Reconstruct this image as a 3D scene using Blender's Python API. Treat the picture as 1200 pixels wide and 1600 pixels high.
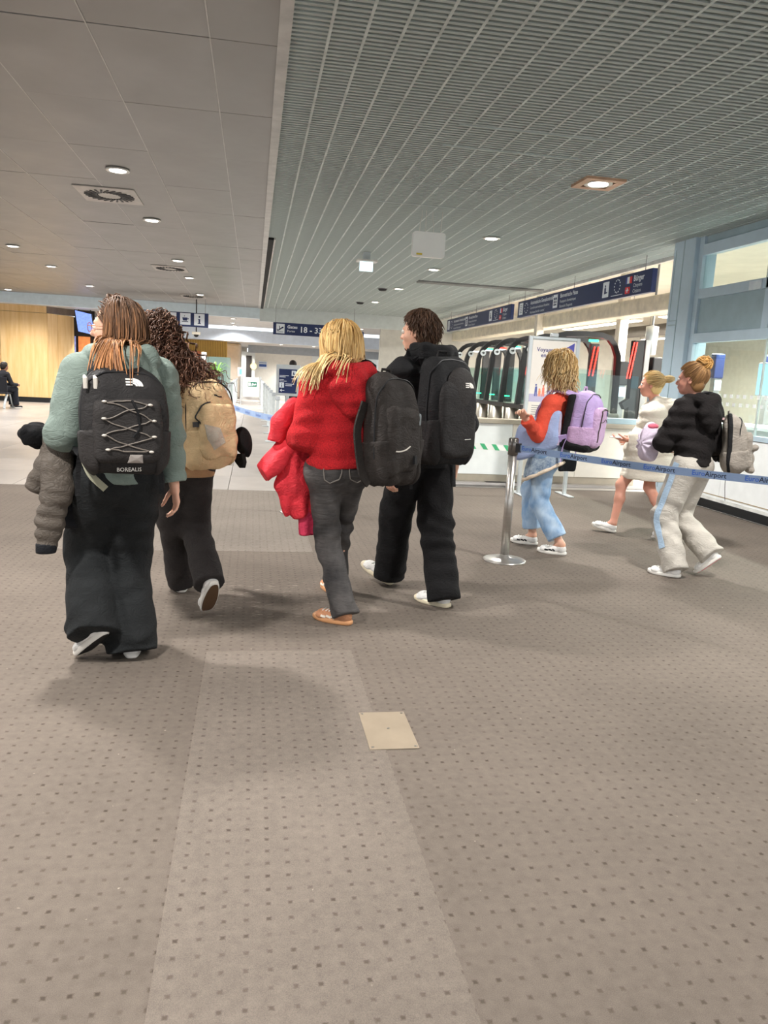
import bpy, bmesh, math, random
import numpy as np
from mathutils import Vector, Matrix
random.seed(7); rng = np.random.default_rng(11)
scene = bpy.context.scene
col = scene.collection
for _o in list(bpy.data.objects): bpy.data.objects.remove(_o)

# ---------------------------------------------------------------- camera
CAMH = 1.42
_yaw, _pitch, _roll = math.radians(10), math.radians(-10), math.radians(3)
_f = Vector((math.sin(_yaw)*math.cos(_pitch), math.cos(_yaw)*math.cos(_pitch), math.sin(_pitch)))
_r = Vector((math.cos(_yaw), -math.sin(_yaw), 0)); _u = _r.cross(_f)
_r2 = _r*math.cos(_roll)+_u*math.sin(_roll); _u2 = -_r*math.sin(_roll)+_u*math.cos(_roll)
cd = bpy.data.cameras.new('camera'); cam = bpy.data.objects.new('camera', cd); col.objects.link(cam)
cd.sensor_fit = 'HORIZONTAL'; cd.sensor_width = 36; cd.lens = 36.0; cd.clip_end = 200; cd.clip_start = .05
cam.matrix_world = Matrix(((_r2.x, _u2.x, -_f.x, 0), (_r2.y, _u2.y, -_f.y, 0), (_r2.z, _u2.z, -_f.z, CAMH), (0, 0, 0, 1)))
scene.camera = cam

# ---------------------------------------------------------------- daylight, exposure
world = bpy.data.worlds.new('world'); scene.world = world; world.use_nodes = True
_bg = world.node_tree.nodes['Background']
_bg.inputs[0].default_value = (.93, .965, 1, 1); _bg.inputs[1].default_value = 1.25
vs = scene.view_settings
vs.view_transform = 'Standard'; vs.look = 'None'; vs.gamma = 1; vs.use_curve_mapping = False; vs.exposure = 0.35
SPOT_W = 330.0; STRIP_W = 650.0

# ---------------------------------------------------------------- materials
def lin(c):
    r = []
    for v in c:
        v = v/255.0
        r.append(v/12.92 if v <= .04045 else ((v+.055)/1.055)**2.4)
    return (r[0], r[1], r[2], 1)
class NT:
    def __init__(s, name):
        s.m = bpy.data.materials.new(name); s.m.use_nodes = True; s.t = s.m.node_tree
        s.b = s.t.nodes['Principled BSDF']
    def n(s, typ, **kw):
        x = s.t.nodes.new(typ)
        for k, v in kw.items():
            if k[0] == 'i' and k[1:].isdigit(): s.put(x.inputs[int(k[1:])], v)
            else: setattr(x, k, v)
        return x
    def put(s, sock, v):
        if hasattr(v, 'is_output') or isinstance(v, bpy.types.NodeSocket): s.t.links.new(v, sock)
        else: sock.default_value = v
    def math(s, op, a, b=0.0, c=0.0):
        x = s.n('ShaderNodeMath', operation=op); s.put(x.inputs[0], a); s.put(x.inputs[1], b); s.put(x.inputs[2], c); return x.outputs[0]
    def mix(s, f, a, b):
        x = s.n('ShaderNodeMix', data_type='RGBA'); s.put(x.inputs[0], f); s.put(x.inputs[6], a); s.put(x.inputs[7], b); return x.outputs[2]
    def noise(s, scale, detail=3, vec=None, rough=.55):
        x = s.n('ShaderNodeTexNoise'); x.inputs['Scale'].default_value = scale; x.inputs['Detail'].default_value = detail; x.inputs['Roughness'].default_value = rough
        if vec is not None: s.put(x.inputs['Vector'], vec)
        return x.outputs[0]
    def coord(s, which='Object'): return s.n('ShaderNodeTexCoord').outputs[which]
    def mapping(s, vec, scale=(1, 1, 1), rot=(0, 0, 0)):
        x = s.n('ShaderNodeMapping'); s.put(x.inputs['Vector'], vec); x.inputs['Scale'].default_value = scale; x.inputs['Rotation'].default_value = rot; return x.outputs[0]
    def ramp(s, f, lo, hi):
        x = s.n('ShaderNodeMapRange'); s.put(x.inputs[0], f); x.inputs[1].default_value = lo; x.inputs[2].default_value = hi; return x.outputs[0]
    def bump(s, h, strength=.3, dist=.01):
        x = s.n('ShaderNodeBump'); x.inputs['Strength'].default_value = strength; x.inputs['Distance'].default_value = dist
        s.put(x.inputs['Height'], h); s.put(s.b.inputs['Normal'], x.outputs[0])
    def set(s, **kw):
        for k, v in kw.items(): s.put(s.b.inputs[k], v)
MATS = {}
def mat(name, rgb=(200, 200, 200), rough=.5, metal=0., var=.08, vscale=6., bump=0., bscale=60., emit=None, estr=0., trans=0., alpha=1., stretch=None, sheen=0., spec=.5, ior=1.45):
    """one procedural material per name: colour varied by noise, optional relief"""
    if name in MATS: return MATS[name]
    k = NT(name); c = lin(rgb)
    vec = k.coord('Object')
    if stretch: vec = k.mapping(vec, scale=stretch)
    if var:
        f = k.noise(vscale, 4, vec)
        d = tuple(max(0, v*(1-var*2)) for v in c[:3])+(1,); l = tuple(min(1, v*(1+var*2)) for v in c[:3])+(1,)
        k.set(**{'Base Color': k.mix(k.ramp(f, .3, .7), d, l)})
    else: k.set(**{'Base Color': c})
    k.set(Roughness=rough, Metallic=metal, IOR=ior)
    k.b.inputs['Specular IOR Level'].default_value = spec
    if bump: k.bump(k.noise(bscale, 3, vec), bump)
    if emit: k.set(**{'Emission Color': lin(emit), 'Emission Strength': estr})
    if trans: k.set(**{'Transmission Weight': trans})
    if alpha < 1: k.set(Alpha=alpha)
    if sheen: k.set(**{'Sheen Weight': sheen})
    MATS[name] = k.m
    return k.m

# ---------------------------------------------------------------- mesh helpers
class MB:
    def __init__(s): s.v = []; s.f = []
    def add(s, v, f):
        n = len(s.v); s.v += [tuple(p) for p in v]; s.f += [tuple(i+n for i in q) for q in f]; return s
    def box(s, x0, x1, y0, y1, z0, z1):
        return s.add([(x0,y0,z0),(x1,y0,z0),(x1,y1,z0),(x0,y1,z0),(x0,y0,z1),(x1,y0,z1),(x1,y1,z1),(x0,y1,z1)],
                     [(3,2,1,0),(4,5,6,7),(0,1,5,4),(1,2,6,5),(2,3,7,6),(3,0,4,7)])
    def obox(s, c, ax, ay, az):
        """box from a centre and three half-axis vectors"""
        c, ax, ay, az = map(Vector, (c, ax, ay, az)); P = []
        for k in (-1, 1):
            for i, j in ((-1,-1),(1,-1),(1,1),(-1,1)): P.append(c+ax*i+ay*j+az*k)
        return s.add(P, [(3,2,1,0),(4,5,6,7),(0,1,5,4),(1,2,6,5),(2,3,7,6),(3,0,4,7)])
    def bbox(s, x0, x1, y0, y1, z0, z1, b=.006):
        """box with bevelled edges"""
        bm = bmesh.new(); bmesh.ops.create_cube(bm, size=1)
        for v in bm.verts: v.co = Vector(((x0+x1)/2+v.co.x*(x1-x0), (y0+y1)/2+v.co.y*(y1-y0), (z0+z1)/2+v.co.z*(z1-z0)))
        bmesh.ops.bevel(bm, geom=bm.edges[:], offset=b, segments=2, affect='EDGES', profile=.5)
        bm.verts.index_update()
        s.add([v.co[:] for v in bm.verts], [[v.index for v in f.verts] for f in bm.faces]); bm.free(); return s
    def tube(s, path, r, n=8, cap=True, sy=1.0, side=None):
        """tube along a path; r a number or a list; sy flattens it along the second cross axis; side = reference for the first cross axis"""
        P = [Vector(p) for p in path]; m = len(P); R = r if hasattr(r, '__len__') else [r]*m
        ref = Vector(side) if side is not None else None; V = []; F = []; pu = None
        for i, p in enumerate(P):
            t = (P[min(i+1, m-1)]-P[max(i-1, 0)]).normalized()
            if ref is not None: u = (ref-t*ref.dot(t)).normalized()
            elif pu is None: u = t.orthogonal().normalized()
            else: u = (pu-t*pu.dot(t)).normalized()
            pu = u; w = t.cross(u)
            for k in range(n):
                a = 2*math.pi*(k+.5)/n; V.append(p+u*(math.cos(a)*R[i])+w*(math.sin(a)*R[i]*sy))
        for i in range(m-1):
            for k in range(n):
                a, b = i*n+k, i*n+(k+1) % n; F.append((a, b, b+n, a+n))
        if cap: F.append(tuple(range(n-1, -1, -1))); F.append(tuple((m-1)*n+k for k in range(n)))
        return s.add(V, F)
    def cyl(s, a, b, r, n=16, r2=None): return s.tube([a, b], [r, r if r2 is None else r2], n)
    def lathe(s, prof, c=(0, 0, 0), n=24):
        V = []; F = []
        for (r, z) in prof:
            for k in range(n):
                a = 2*math.pi*k/n; V.append((c[0]+r*math.cos(a), c[1]+r*math.sin(a), c[2]+z))
        for i in range(len(prof)-1):
            for k in range(n):
                a, b = i*n+k, i*n+(k+1) % n; F.append((a, b, b+n, a+n))
        F.append(tuple(range(n-1, -1, -1))); F.append(tuple((len(prof)-1)*n+k for k in range(n)))
        return s.add(V, F)
    def prism(s, poly, o, ax, ay, az):
        """polygon (x,y) in the plane ax,ay through o, thickened by az"""
        o, ax, ay, az = map(Vector, (o, ax, ay, az)); n = len(poly)
        V = [o+ax*p[0]+ay*p[1] for p in poly]+[o+ax*p[0]+ay*p[1]+az for p in poly]
        return s.add(V, [tuple(range(n-1, -1, -1)), tuple(range(n, 2*n))]+[(i, (i+1) % n, n+(i+1) % n, n+i) for i in range(n)])
    def ball(s, c, rx, ry=None, rz=None, nu=12, nv=8):
        ry = ry or rx; rz = rz or rx; V = [(c[0], c[1], c[2]-rz)]; F = []
        for j in range(1, nv):
            t = math.pi*j/nv
            for i in range(nu):
                a = 2*math.pi*i/nu; V.append((c[0]+rx*math.sin(t)*math.cos(a), c[1]+ry*math.sin(t)*math.sin(a), c[2]-rz*math.cos(t)))
        V.append((c[0], c[1], c[2]+rz)); L = len(V)-1
        for i in range(nu): F.append((0, 1+(i+1) % nu, 1+i)); F.append((L, L-nu+i, L-nu+(i+1) % nu))
        for j in range(nv-2):
            for i in range(nu):
                a, b = 1+j*nu+i, 1+j*nu+(i+1) % nu; F.append((a, b, b+nu, a+nu))
        return s.add(V, F)
def origin(o):
    v = Vector((0, 0, 0))
    while o is not None: v = v+o.location; o = o.parent
    return v
def build(name, mb, m, parent=None, smooth=False, props=None, at=None):
    """links the collected shapes (world coordinates) as ONE mesh object under parent"""
    base = origin(parent) if parent is not None else (Vector(at) if at is not None else Vector((0, 0, 0)))
    me = bpy.data.meshes.new(name)
    me.from_pydata([tuple(Vector(p)-base) for p in mb.v], [], mb.f); me.validate(); me.update()
    me.materials.append(m)
    if smooth: me.shade_smooth()
    o = bpy.data.objects.new(name, me); col.objects.link(o)
    if parent is not None: o.parent = parent
    elif at is not None: o.location = at
    for k, v in (props or {}).items(): o[k] = v
    return o
def tag(o, label, cat, group=None, kind=None):
    o['label'] = label; o['category'] = cat
    if group: o['group'] = group
    if kind: o['kind'] = kind
    return o
def thing(name, label, cat, loc=(0, 0, 0), group=None):
    o = bpy.data.objects.new(name, None); o.empty_display_size = .1; col.objects.link(o); o.location = loc
    return tag(o, label, cat, group)
def struct(name, mb, m, label=None, parent=None, at=None):
    o = build(name, mb, m, parent, at=at)
    if parent is None: o['kind'] = 'structure'; o['label'] = label or name.replace('_', ' '); o['category'] = name.split('_')[0]
    return o
def copy_tree(o, parent=None):
    c = o.copy(); col.objects.link(c); c.parent = parent
    for ch in list(o.children): copy_tree(ch, c)
    return c
def text(name, s, size, m, parent, o, ax, ay, align='LEFT', bold=0., thick=.001):
    """flat lettering standing in the plane ax (reading direction), ay (up) with its base line starting at o"""
    cu = bpy.data.curves.new('t', 'FONT'); cu.body = s; cu.size = size; cu.align_x = align; cu.extrude = 0; cu.offset = bold; cu.resolution_u = 2
    ob = bpy.data.objects.new('t', cu); me0 = bpy.data.meshes.new_from_object(ob)
    ax = Vector(ax).normalized(); ay = Vector(ay).normalized(); n = ax.cross(ay); o = Vector(o)
    mb = MB(); mb.add([o+ax*v.co.x+ay*v.co.y+n*thick for v in me0.vertices], [tuple(p.vertices) for p in me0.polygons])
    bpy.data.objects.remove(ob); bpy.data.curves.remove(cu); bpy.data.meshes.remove(me0)
    return build(name, mb, m, parent)
def arc(c, r, a0, a1, n, ax, ay):
    c, ax, ay = Vector(c), Vector(ax), Vector(ay)
    return [c+ax*(r*math.cos(math.radians(a0+(a1-a0)*i/n)))+ay*(r*math.sin(math.radians(a0+(a1-a0)*i/n))) for i in range(n+1)]
X, Y, Z = Vector((1, 0, 0)), Vector((0, 1, 0)), Vector((0, 0, 1))
# ================================================================ SETTING
CEIL = 3.40
def carpet_mat(name, rgb, phase=(0, 0)):
    k = NT(name); P = k.coord('Object'); sx = k.n('ShaderNodeSeparateXYZ', i0=P)
    def cell(s, ph):
        f = k.math('FRACT', k.math('ADD', k.math('MULTIPLY', s, 1/.0585), ph+50.0)); return k.math('ABSOLUTE', k.math('SUBTRACT', f, .5))
    d = k.math('MAXIMUM', cell(sx.outputs[0], phase[0]), cell(sx.outputs[1], phase[1]))
    d = k.math('ADD', d, k.math('MULTIPLY', k.math('SUBTRACT', k.noise(90, 2, P), .5), .12))
    dot = k.ramp(d, .145, .060)
    fine = k.noise(420, 2, P); mid = k.noise(28, 3, P); big = k.noise(1.3, 3, P)
    v = k.math('ADD', k.math('ADD', k.math('MULTIPLY', fine, .5), k.math('MULTIPLY', mid, .28)), k.math('MULTIPLY', big, .3))
    c = lin(rgb)
    base = k.mix(k.ramp(v, .36, .72), tuple(x*.70 for x in c[:3])+(1,), tuple(x*1.30 for x in c[:3])+(1,))
    base = k.mix(k.math('MULTIPLY', dot, k.math('MULTIPLY', k.ramp(k.noise(7,2,P), .2, .66), .85)), base, (c[0]*.34, c[1]*.31, c[2]*.28)+(1,))
    # pale scuffs trodden into the pile, one worn patch and a few specks
    def box(s, lo, hi, e): return k.math('MULTIPLY', k.ramp(s, lo-e, lo+e), k.ramp(s, hi+e, hi-e))
    patch = k.math('MULTIPLY', box(sx.outputs[0], -.42, .62, .16), box(sx.outputs[1], 4.25, 5.15, .22))
    sp = k.ramp(k.noise(26, 5, k.mapping(P, (.45, 1.6, 1)), .7), .57, .70)
    speck = k.ramp(k.noise(34, 2, P), .755, .80)
    sc = k.math('MAXIMUM', k.math('MULTIPLY', patch, sp), k.math('MULTIPLY', speck, .7))
    base = k.mix(k.math('MULTIPLY', sc, .62), base, lin((196, 184, 170)))
    k.set(**{'Base Color': base, 'Roughness': .93}); k.b.inputs['Specular IOR Level'].default_value = .15
    k.bump(k.math('ADD', fine, k.math('MULTIPLY', dot, -.6)), .35, .004)
    return k.m
M_carp = carpet_mat('carpet_brown_grey', (107, 98, 90))
M_carp2 = carpet_mat('carpet_strip_lighter', (115, 106, 98), (.3, .45))
M_carp3 = carpet_mat('carpet_patch', (122, 114, 106), (.1, .2))
M_sub = mat('floor_screed', (112, 108, 104), .8)
fl = struct('floor', MB().box(-30, 30, -8, 60, -.12, -.022), M_sub, 'hall floor with dotted brown carpet in front and pale grey tiles beyond')
def lay(name, x0, x1, y0, y1, z, m): return build(name, MB().box(x0, x1, y0, y1, -.022, z), m, fl)
lay('carpet', -30, 5.62, -8, 9.2, 0, M_carp)
lay('carpet_strip', -.205, .535, -8, 3.80, .0015, M_carp2)
lay('carpet_strip', -1.50, .50, 6.02, 9.2, .0015, M_carp3)
lay('carpet', .9, 5.62, 9.2, 9.98, 0, M_carp)
M_tile = mat('tile_grey', (160, 153, 147), .32, var=.05, vscale=3, bump=.03, bscale=30)
M_tile2 = mat('tile_grey_b', (153, 147, 142), .30, var=.05, vscale=3, bump=.03, bscale=30)
# pale stone tiles beyond the carpet, one object each as far as they can be told apart
tm = {}
cnt = 0
for j in range(17):
    y0 = 9.205+j*1.2
    for i in range(-14, 12):
        x0 = -.27+i*1.2
        if x0 < -.37*(y0+1.2)-1.4 or x0 > .16*y0+.6: continue
        if j == 0 and x0 > .5: continue
        k = (i+j) % 2
        if k not in tm:
            me = bpy.data.meshes.new('tile'); b = MB().bbox(0, 1.194, 0, 1.194, -.021, -.001, .002)
            me.from_pydata(b.v, [], b.f); me.update(); me.materials.append((M_tile, M_tile2)[k]); tm[k] = me
        o = bpy.data.objects.new('tile', tm[k]); col.objects.link(o); o.parent = fl; o.location = (x0, y0, 0); cnt += 1
rest = MB().box(-30, 30, 29.61, 60, -.021, -.0012); build('tile_field', rest, M_tile, fl)
build('tile_field', MB().box(-30, -12, 9.21, 29.6, -.021, -.0012).box(5.7, 30, 9.21, 29.6, -.021, -.0012).box(3.9, 5.7, 10.0, 29.6, -.0218, -.0014), M_tile2, fl)
build('joint_strip', MB().box(.9, 5.62, 9.98, 10.02, -.021, .002), mat('strip_metal', (120, 116, 110), .4, .7), fl)
build('entrance_mat', MB().bbox(1.6, 5.6, 10.24, 10.5, -.021, .004, .003), mat('mat_grey', (128, 124, 122), .8), fl)

# ---- metal panel ceiling (left) ----
M_pan = NT('satin_metal_panel')
_P = M_pan.coord('Object'); _n = M_pan.noise(1.1, 2, _P)
M_pan.set(**{'Base Color': M_pan.mix(_n, lin((139, 137, 134)), lin((158, 156, 153))), 'Metallic': .62, 'Roughness': M_pan.ramp(M_pan.noise(2.2, 2, _P), -1.2, 2.6)})
M_pan.set(Roughness=.22)
M_pan.bump(M_pan.noise(2.6, 2, _P), .05, .02); M_pan = M_pan.m
M_joint = mat('ceiling_joint', (84, 80, 76), .7)
M_light = mat('ceiling_joint_light', (180, 178, 174), .35, .3)
ce = struct('ceiling', MB().box(-20, .14, -8, 26.0, CEIL+.02, CEIL+.10), M_joint, 'left ceiling of satin grey metal panels with downlights')
xs = [.13, -.305]+[-1.025-.72*i for i in range(0, 13)]
pm = {}
vents = [(-1.745, 10.13), (-1.745, 17.02), (-1.745, 23.2)]
for i in range(len(xs)-1):
    w = xs[i]-xs[i+1]
    for j in range(16):
        y0 = 3.83+1.385*j
        if xs[i] < -.42*(y0+1.4)-1.2: continue
        k = round(w, 3)
        if k not in pm:
            me = bpy.data.meshes.new('panel'); b = MB().bbox(-w+.003, -.003, .003, 1.382, 0, .03, .003)
            me.from_pydata(b.v, [], b.f); me.update(); me.materials.append(M_pan); pm[k] = me
        o = bpy.data.objects.new('panel', pm[k]); col.objects.link(o); o.parent = ce; o.location = (xs[i], y0, CEIL-.012+random.uniform(-.002, .002))
        o.rotation_euler = (random.uniform(-.0016, .0016), random.uniform(-.0016, .0016), 0)
build('panel_field', MB().box(-20, -9.7, -8, 26, CEIL-.01, CEIL+.02).box(-9.7, .13, -8, 3.82, CEIL-.01, CEIL+.02), M_pan, ce)
for x in xs[1:8]: build('joint_rail', MB().box(x-.004, x+.004, 3.8, 25.9, CEIL-.0145, CEIL-.006), M_light, ce)
build('edge_trim', MB().box(.10, .175, -8, 25.9, CEIL-.03, CEIL+.12), M_light, ce)
build('edge_slot', MB().box(.176, .26, 12.3, 25.9, CEIL-.035, CEIL-.001), mat('slot_black', (16, 16, 17), .8), ce)
build('edge_rail', MB().box(.262, .285, 12.3, 25.9, CEIL-.03, CEIL+.14), M_light, ce)

# ---- slatted ceiling (right) ----
M_void = mat('ceiling_void', (54, 55, 55), .9)
M_slat = mat('slat_grey', (182, 193, 191), .75, .0, var=.03)
cr = struct('ceiling_slats', MB().box(.18, 6.15, -8, 26.0, CEIL+.16, CEIL+.22), M_void, 'right ceiling of fine grey metal slats over a dark void')
cr['category'] = 'ceiling'
sm = bpy.data.meshes.new('slat'); b = MB().box(.176, 6.10, -.014, .014, 0, .028); sm.from_pydata(b.v, [], b.f); sm.update(); sm.materials.append(M_slat)
for j in range(300):
    o = bpy.data.objects.new('slat', sm); col.objects.link(o); o.parent = cr; o.location = (0, 3.0+.0585*j, CEIL)
b = MB()
for j in range(190):
    y = 3.0-.0585*(j+1)
    b.box(.176, 6.10, y-.014, y+.014, CEIL, CEIL+.028)
for j in range(92):
    y = 3.0+.0585*(300+j)
    b.box(.176, 6.10, y-.014, y+.014, CEIL, CEIL+.028)
o = build('slats_beyond', b, M_slat, cr); o['kind'] = 'stuff'
for i in range(28):
    x = .40+.2095*i
    build('carrier', MB().box(x-.009, x+.009, -8, 26, CEIL-.0015, CEIL+.05), mat('carrier_pale', (196, 206, 204), .5), cr)
# access panels in the slats: slightly dropped closed trays
for (x0, x1, y0, y1) in ((1.36, 2.62, 8.3, 9.2), (1.55, 2.8, 6.3, 6.87)):
    build('access_frame', MB().box(x0, x1, y0-.008, y0+.008, CEIL-.008, CEIL+.04).box(x0, x1, y1-.008, y1+.008, CEIL-.008, CEIL+.04), M_slat, cr)
build('cross_duct', MB().bbox(3.3, 6.0, 16.0, 16.28, CEIL-.03, CEIL+.02, .01), mat('duct_grey', (118, 120, 119), .6), cr)

# ---- fascias and lower ceilings farther back ----
M_fas = mat('fascia_blue_grey', (216, 231, 238), .5, var=.03)
M_fas2 = mat('fascia_pale', (205, 216, 230), .45, var=.03)
M_lowc = mat('low_ceiling_grey', (190, 188, 184), .55, .1, var=.05)
struct('trim_1', MB().box(-20, .15, 26.0, 26.2, 3.06, 3.5), M_fas, 'pale blue-grey fascia band at the end of the metal ceiling')
struct('trim_2', MB().box(.15, 7.2, 26.0, 26.2, 2.98, 3.55), mat('fascia_grey', (212, 220, 219), .5, var=.03), 'grey fascia at the end of the slatted ceiling')
struct('trim_3', MB().box(-6, 6.0, 32, 32.2, 2.50, 2.95), M_fas2, 'far pale blue fascia band behind the gate sign')
struct('ceiling_2', MB().box(-20, 7, 26.2, 32, 3.08, 3.2), M_lowc, 'lower grey ceiling behind the first fascia')
struct('ceiling_3', MB().box(-20, 7, 32.2, 46, 2.62, 2.8), M_lowc, 'far low grey ceiling over the queue lanes')
struct('trim_4', MB().box(-.3, 7, 39.8, 40.0, 2.25, 2.63), mat('bulkhead_grey', (168, 176, 184), .5, var=.03), 'grey bulkhead above the far white wall')
M_wallw = mat('wall_warm_white', (240, 237, 228), .7, var=.02)
M_wallg = mat('wall_cool_white', (234, 239, 238), .6, var=.02)
struct('wall_far', MB().box(-.1, 3.2, 44, 44.2, 0, 2.7), M_wallw, 'far warm white wall behind the queue lanes')
struct('wall_far_right', MB().box(3.2, 14, 43.9, 44.1, 0, 2.7), M_wallg, 'far cool white wall behind the red hoodie')
struct('wall_far_left', MB().box(-20, -.4, 45.5, 45.7, 0, 3.1), mat('wall_beige_far', (222, 217, 206), .7, var=.03), 'far beige wall at the left end of the hall')
# door opening in the far wall
d = struct('door_1', MB().box(-.66, .05, 43.0, 43.1, 0, 2.35), M_wallg, 'pale door surround beside the far column')
build('dark_opening', MB().box(-.42, -.12, 42.96, 42.999, 0, 2.15), mat('opening_dark', (52, 48, 46), .6), d)
build('round_lamp_sign', MB().cyl((-.02, 42.90, 1.60), (-.02, 42.95, 1.60), .17, 20), mat('sign_yellow', (248, 226, 150), .5, emit=(250, 225, 140), estr=.6), d)
# column
struct('wall_column', MB().bbox(-1.55, -.62, 38.2, 39.2, 0, 2.62, .12), mat('column_beige', (196, 189, 178), .6, var=.03), 'beige column at the end of the left post row')

# ---- timber clad block at left ----
M_wood = NT('light_oak_panel')
_P = M_wood.coord('Object'); _v = M_wood.mapping(_P, (3.0, 3.0, .25))
_w = M_wood.noise(3.2, 5, _v, .6); _w2 = M_wood.noise(24, 3, M_wood.mapping(_P, (6, 6, .12)))
_c = M_wood.mix(M_wood.ramp(_w, .3, .72), lin((224, 182, 118)), lin((244, 212, 158)))
_c = M_wood.mix(M_wood.math('MULTIPLY', _w2, .25), _c, lin((176, 126, 70)))
M_wood.set(**{'Base Color': _c, 'Roughness': .42}); M_wood = M_wood.m
M_black = mat('base_black', (20, 21, 23), .6)
M_dark = mat('dark_brown', (40, 32, 28), .6)
wl = struct('wall_left', MB().box(-14, -6.63, 27.02, 27.9, .16, 3.2), mat('wood_core', (120, 92, 60), .7), 'light oak clad wall block at the far left')
for i in range(11):
    x1 = -6.62-.72*2*i if i else -6.62
    x0 = x1-1.43
    build('wood_panel', MB().bbox(x0, x1-.008, 26.98, 27.03, .16, 2.86, .002), M_wood, wl)
    build('wood_panel', MB().bbox(x0, x1-.008, 26.98, 27.03, 2.87, 3.24, .002), M_wood, wl)
    if i > 4: break
# canted return of the block: two narrow boards and a metal head
for k, (xa, ya, xb, yb) in enumerate(((-6.615, 26.985, -6.40, 27.35), (-6.395, 27.36, -6.02, 27.98))):
    n = Vector((yb-ya, xa-xb, 0)).normalized()*.02
    build('wood_panel', MB().obox(((xa+xb)/2, (ya+yb)/2, 1.51), ((xb-xa)/2, (yb-ya)/2, 0), n, (0, 0, 1.35)), M_wood, wl)
build('head_panel', MB().obox((-6.3, 27.48, 3.06), (.32, .5, 0), (.02, -.012, 0), (0, 0, .19)), mat('brown_metal', (120, 104, 90), .35, .6), wl)
build('plinth', MB().prism([(-14, 27.0), (-6.62, 27.0), (-6.03, 27.98), (-14, 27.98)], (0, 0, 0), X, Y, (0, 0, .16)), M_black, wl)
build('dark_return', MB().box(-5.98, -5.35, 28.0, 28.1, 2.25, 3.1), M_dark, wl)

# ---- gate hall on the right: counter wall, glazed booth, inner ceiling ----
M_white = mat('panel_white', (244, 247, 247), .45, var=.02)
M_cream = mat('panel_cream', (238, 232, 220), .5, var=.02)
M_ledge = mat('ledge_beige', (176, 166, 150), .5, var=.04)
M_frame = mat('frame_blue_grey', (188, 208, 222), .42, var=.02)
M_framd = mat('infill_blue_grey', (162, 184, 193), .5, var=.03)
M_glass = NT('clear_glass')
_gt = M_glass
_tr = _gt.n('ShaderNodeBsdfTransparent'); _tr.inputs[0].default_value = (.86, .93, .92, 1)
_gl = _gt.n('ShaderNodeBsdfGlossy'); _gl.inputs['Roughness'].default_value = .02
_lw = _gt.n('ShaderNodeLayerWeight'); _lw.inputs[0].default_value = .5
_ff = _gt.math('MULTIPLY_ADD', _gt.math('POWER', _lw.outputs[1], 4.0), .45, .04)
_ms = _gt.n('ShaderNodeMixShader'); _gt.t.links.new(_ff, _ms.inputs[0]); _gt.t.links.new(_tr.outputs[0], _ms.inputs[1]); _gt.t.links.new(_gl.outputs[0], _ms.inputs[2])
_gt.t.links.new(_ms.outputs[0], _gt.t.nodes['Material Output'].inputs[0]); M_glass = _gt.m
cw = struct('wall_counter', MB().box(1.9, 5.70, 10.70, 10.80, .0, .86), M_cream, 'low counter wall in front of the passport gates')
for i, (x0, x1) in enumerate(((1.9, 2.55), (2.555, 3.70), (3.705, 4.70), (4.705, 5.66))):
    build('panel', MB().bbox(x0, x1, 10.66, 10.702, .10, .835, .003), M_white if i < 2 else M_cream, cw)
build('ledge', MB().bbox(1.9, 5.66, 10.60, 10.86, .84, .905, .006), M_ledge, cw)
build('plinth', MB().box(1.9, 5.66, 10.67, 10.71, 0, .10), M_ledge, cw)
build('rear_counter', MB().bbox(4.5, 5.66, 10.64, 10.86, .906, .985, .004), M_framd, cw)
# booth along X = 5.70
bx = struct('wall_right', MB().box(5.72, 5.80, 4.0, 10.06, .13, .905), M_cream, 'glazed booth wall at the right with pale blue frames')
for i in range(4):
    y1 = 10.05-1.5*i
    build('panel', MB().bbox(5.685, 5.722, y1-1.495, y1, .14, .90, .003), M_white, bx)
build('trim_strip', MB().box(5.675, 5.70, 4.0, 10.06, .105, .138), mat('trim_white', (236, 236, 232), .3, .2), bx)
build('seam_strip', MB().box(5.680, 5.70, 4.0, 10.06, .172, .182), mat('trim_tan', (170, 150, 120), .5), bx)
build('plinth', MB().box(5.66, 5.76, 4.0, 10.06, 0, .104), M_black, bx)
build('rail', MB().bbox(5.67, 5.76, 4.0, 10.06, .905, .965, .006), M_frame, bx)
pc = build('column', MB().bbox(5.60, 5.92, 9.60, 10.12, 0, CEIL+.05, .01), M_frame, bx)
build('column_seam', MB().box(5.594, 5.6005, 9.855, 9.868, .1, CEIL), M_framd, pc)
build('column_seam', MB().box(5.594, 5.6005, 9.86, 10.06, 2.30, 2.315).box(5.594, 5.6005, 9.86, 10.06, 2.36, 2.372).box(5.594, 5.6005, 10.05, 10.058, 2.37, CEIL-.1), M_framd, pc)
def mull(y0, y1, z0, z1): build('frame_bar', MB().bbox(5.66, 5.76, y0, y1, z0, z1, .005), M_frame, bx)
mull(9.50, 9.60, .96, CEIL); mull(4.0, 9.5, 3.16, 3.30); mull(4.0, 9.5, 2.62, 2.74); mull(4.0, 9.5, 2.06, 2.18)
for y in (8.08, 6.6, 5.1): mull(y-.06, y+.06, 2.18, 3.16)
build('head_infill', MB().box(5.70, 5.76, 4.0, 9.6, 3.30, CEIL+.1), M_framd, bx)
for (y0, y1) in ((8.14, 9.5), (6.66, 8.02), (5.16, 6.54)):
    build('infill_panel', MB().box(5.70, 5.73, y0, y1, 2.18, 2.62), M_framd, bx)
    build('pane', MB().box(5.705, 5.717, y0, y1, 2.74, 3.16), M_glass, bx)
for (y0, y1) in ((8.06, 9.5), (6.6, 8.05), (5.1, 6.59)): build('pane', MB().box(5.705, 5.717, y0, y1, .965, 2.06), M_glass, bx)
build('pane_joint', MB().box(5.700, 5.722, 8.045, 8.065, .965, 2.06), mat('joint_pale', (196, 206, 205), .4), bx)
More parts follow.
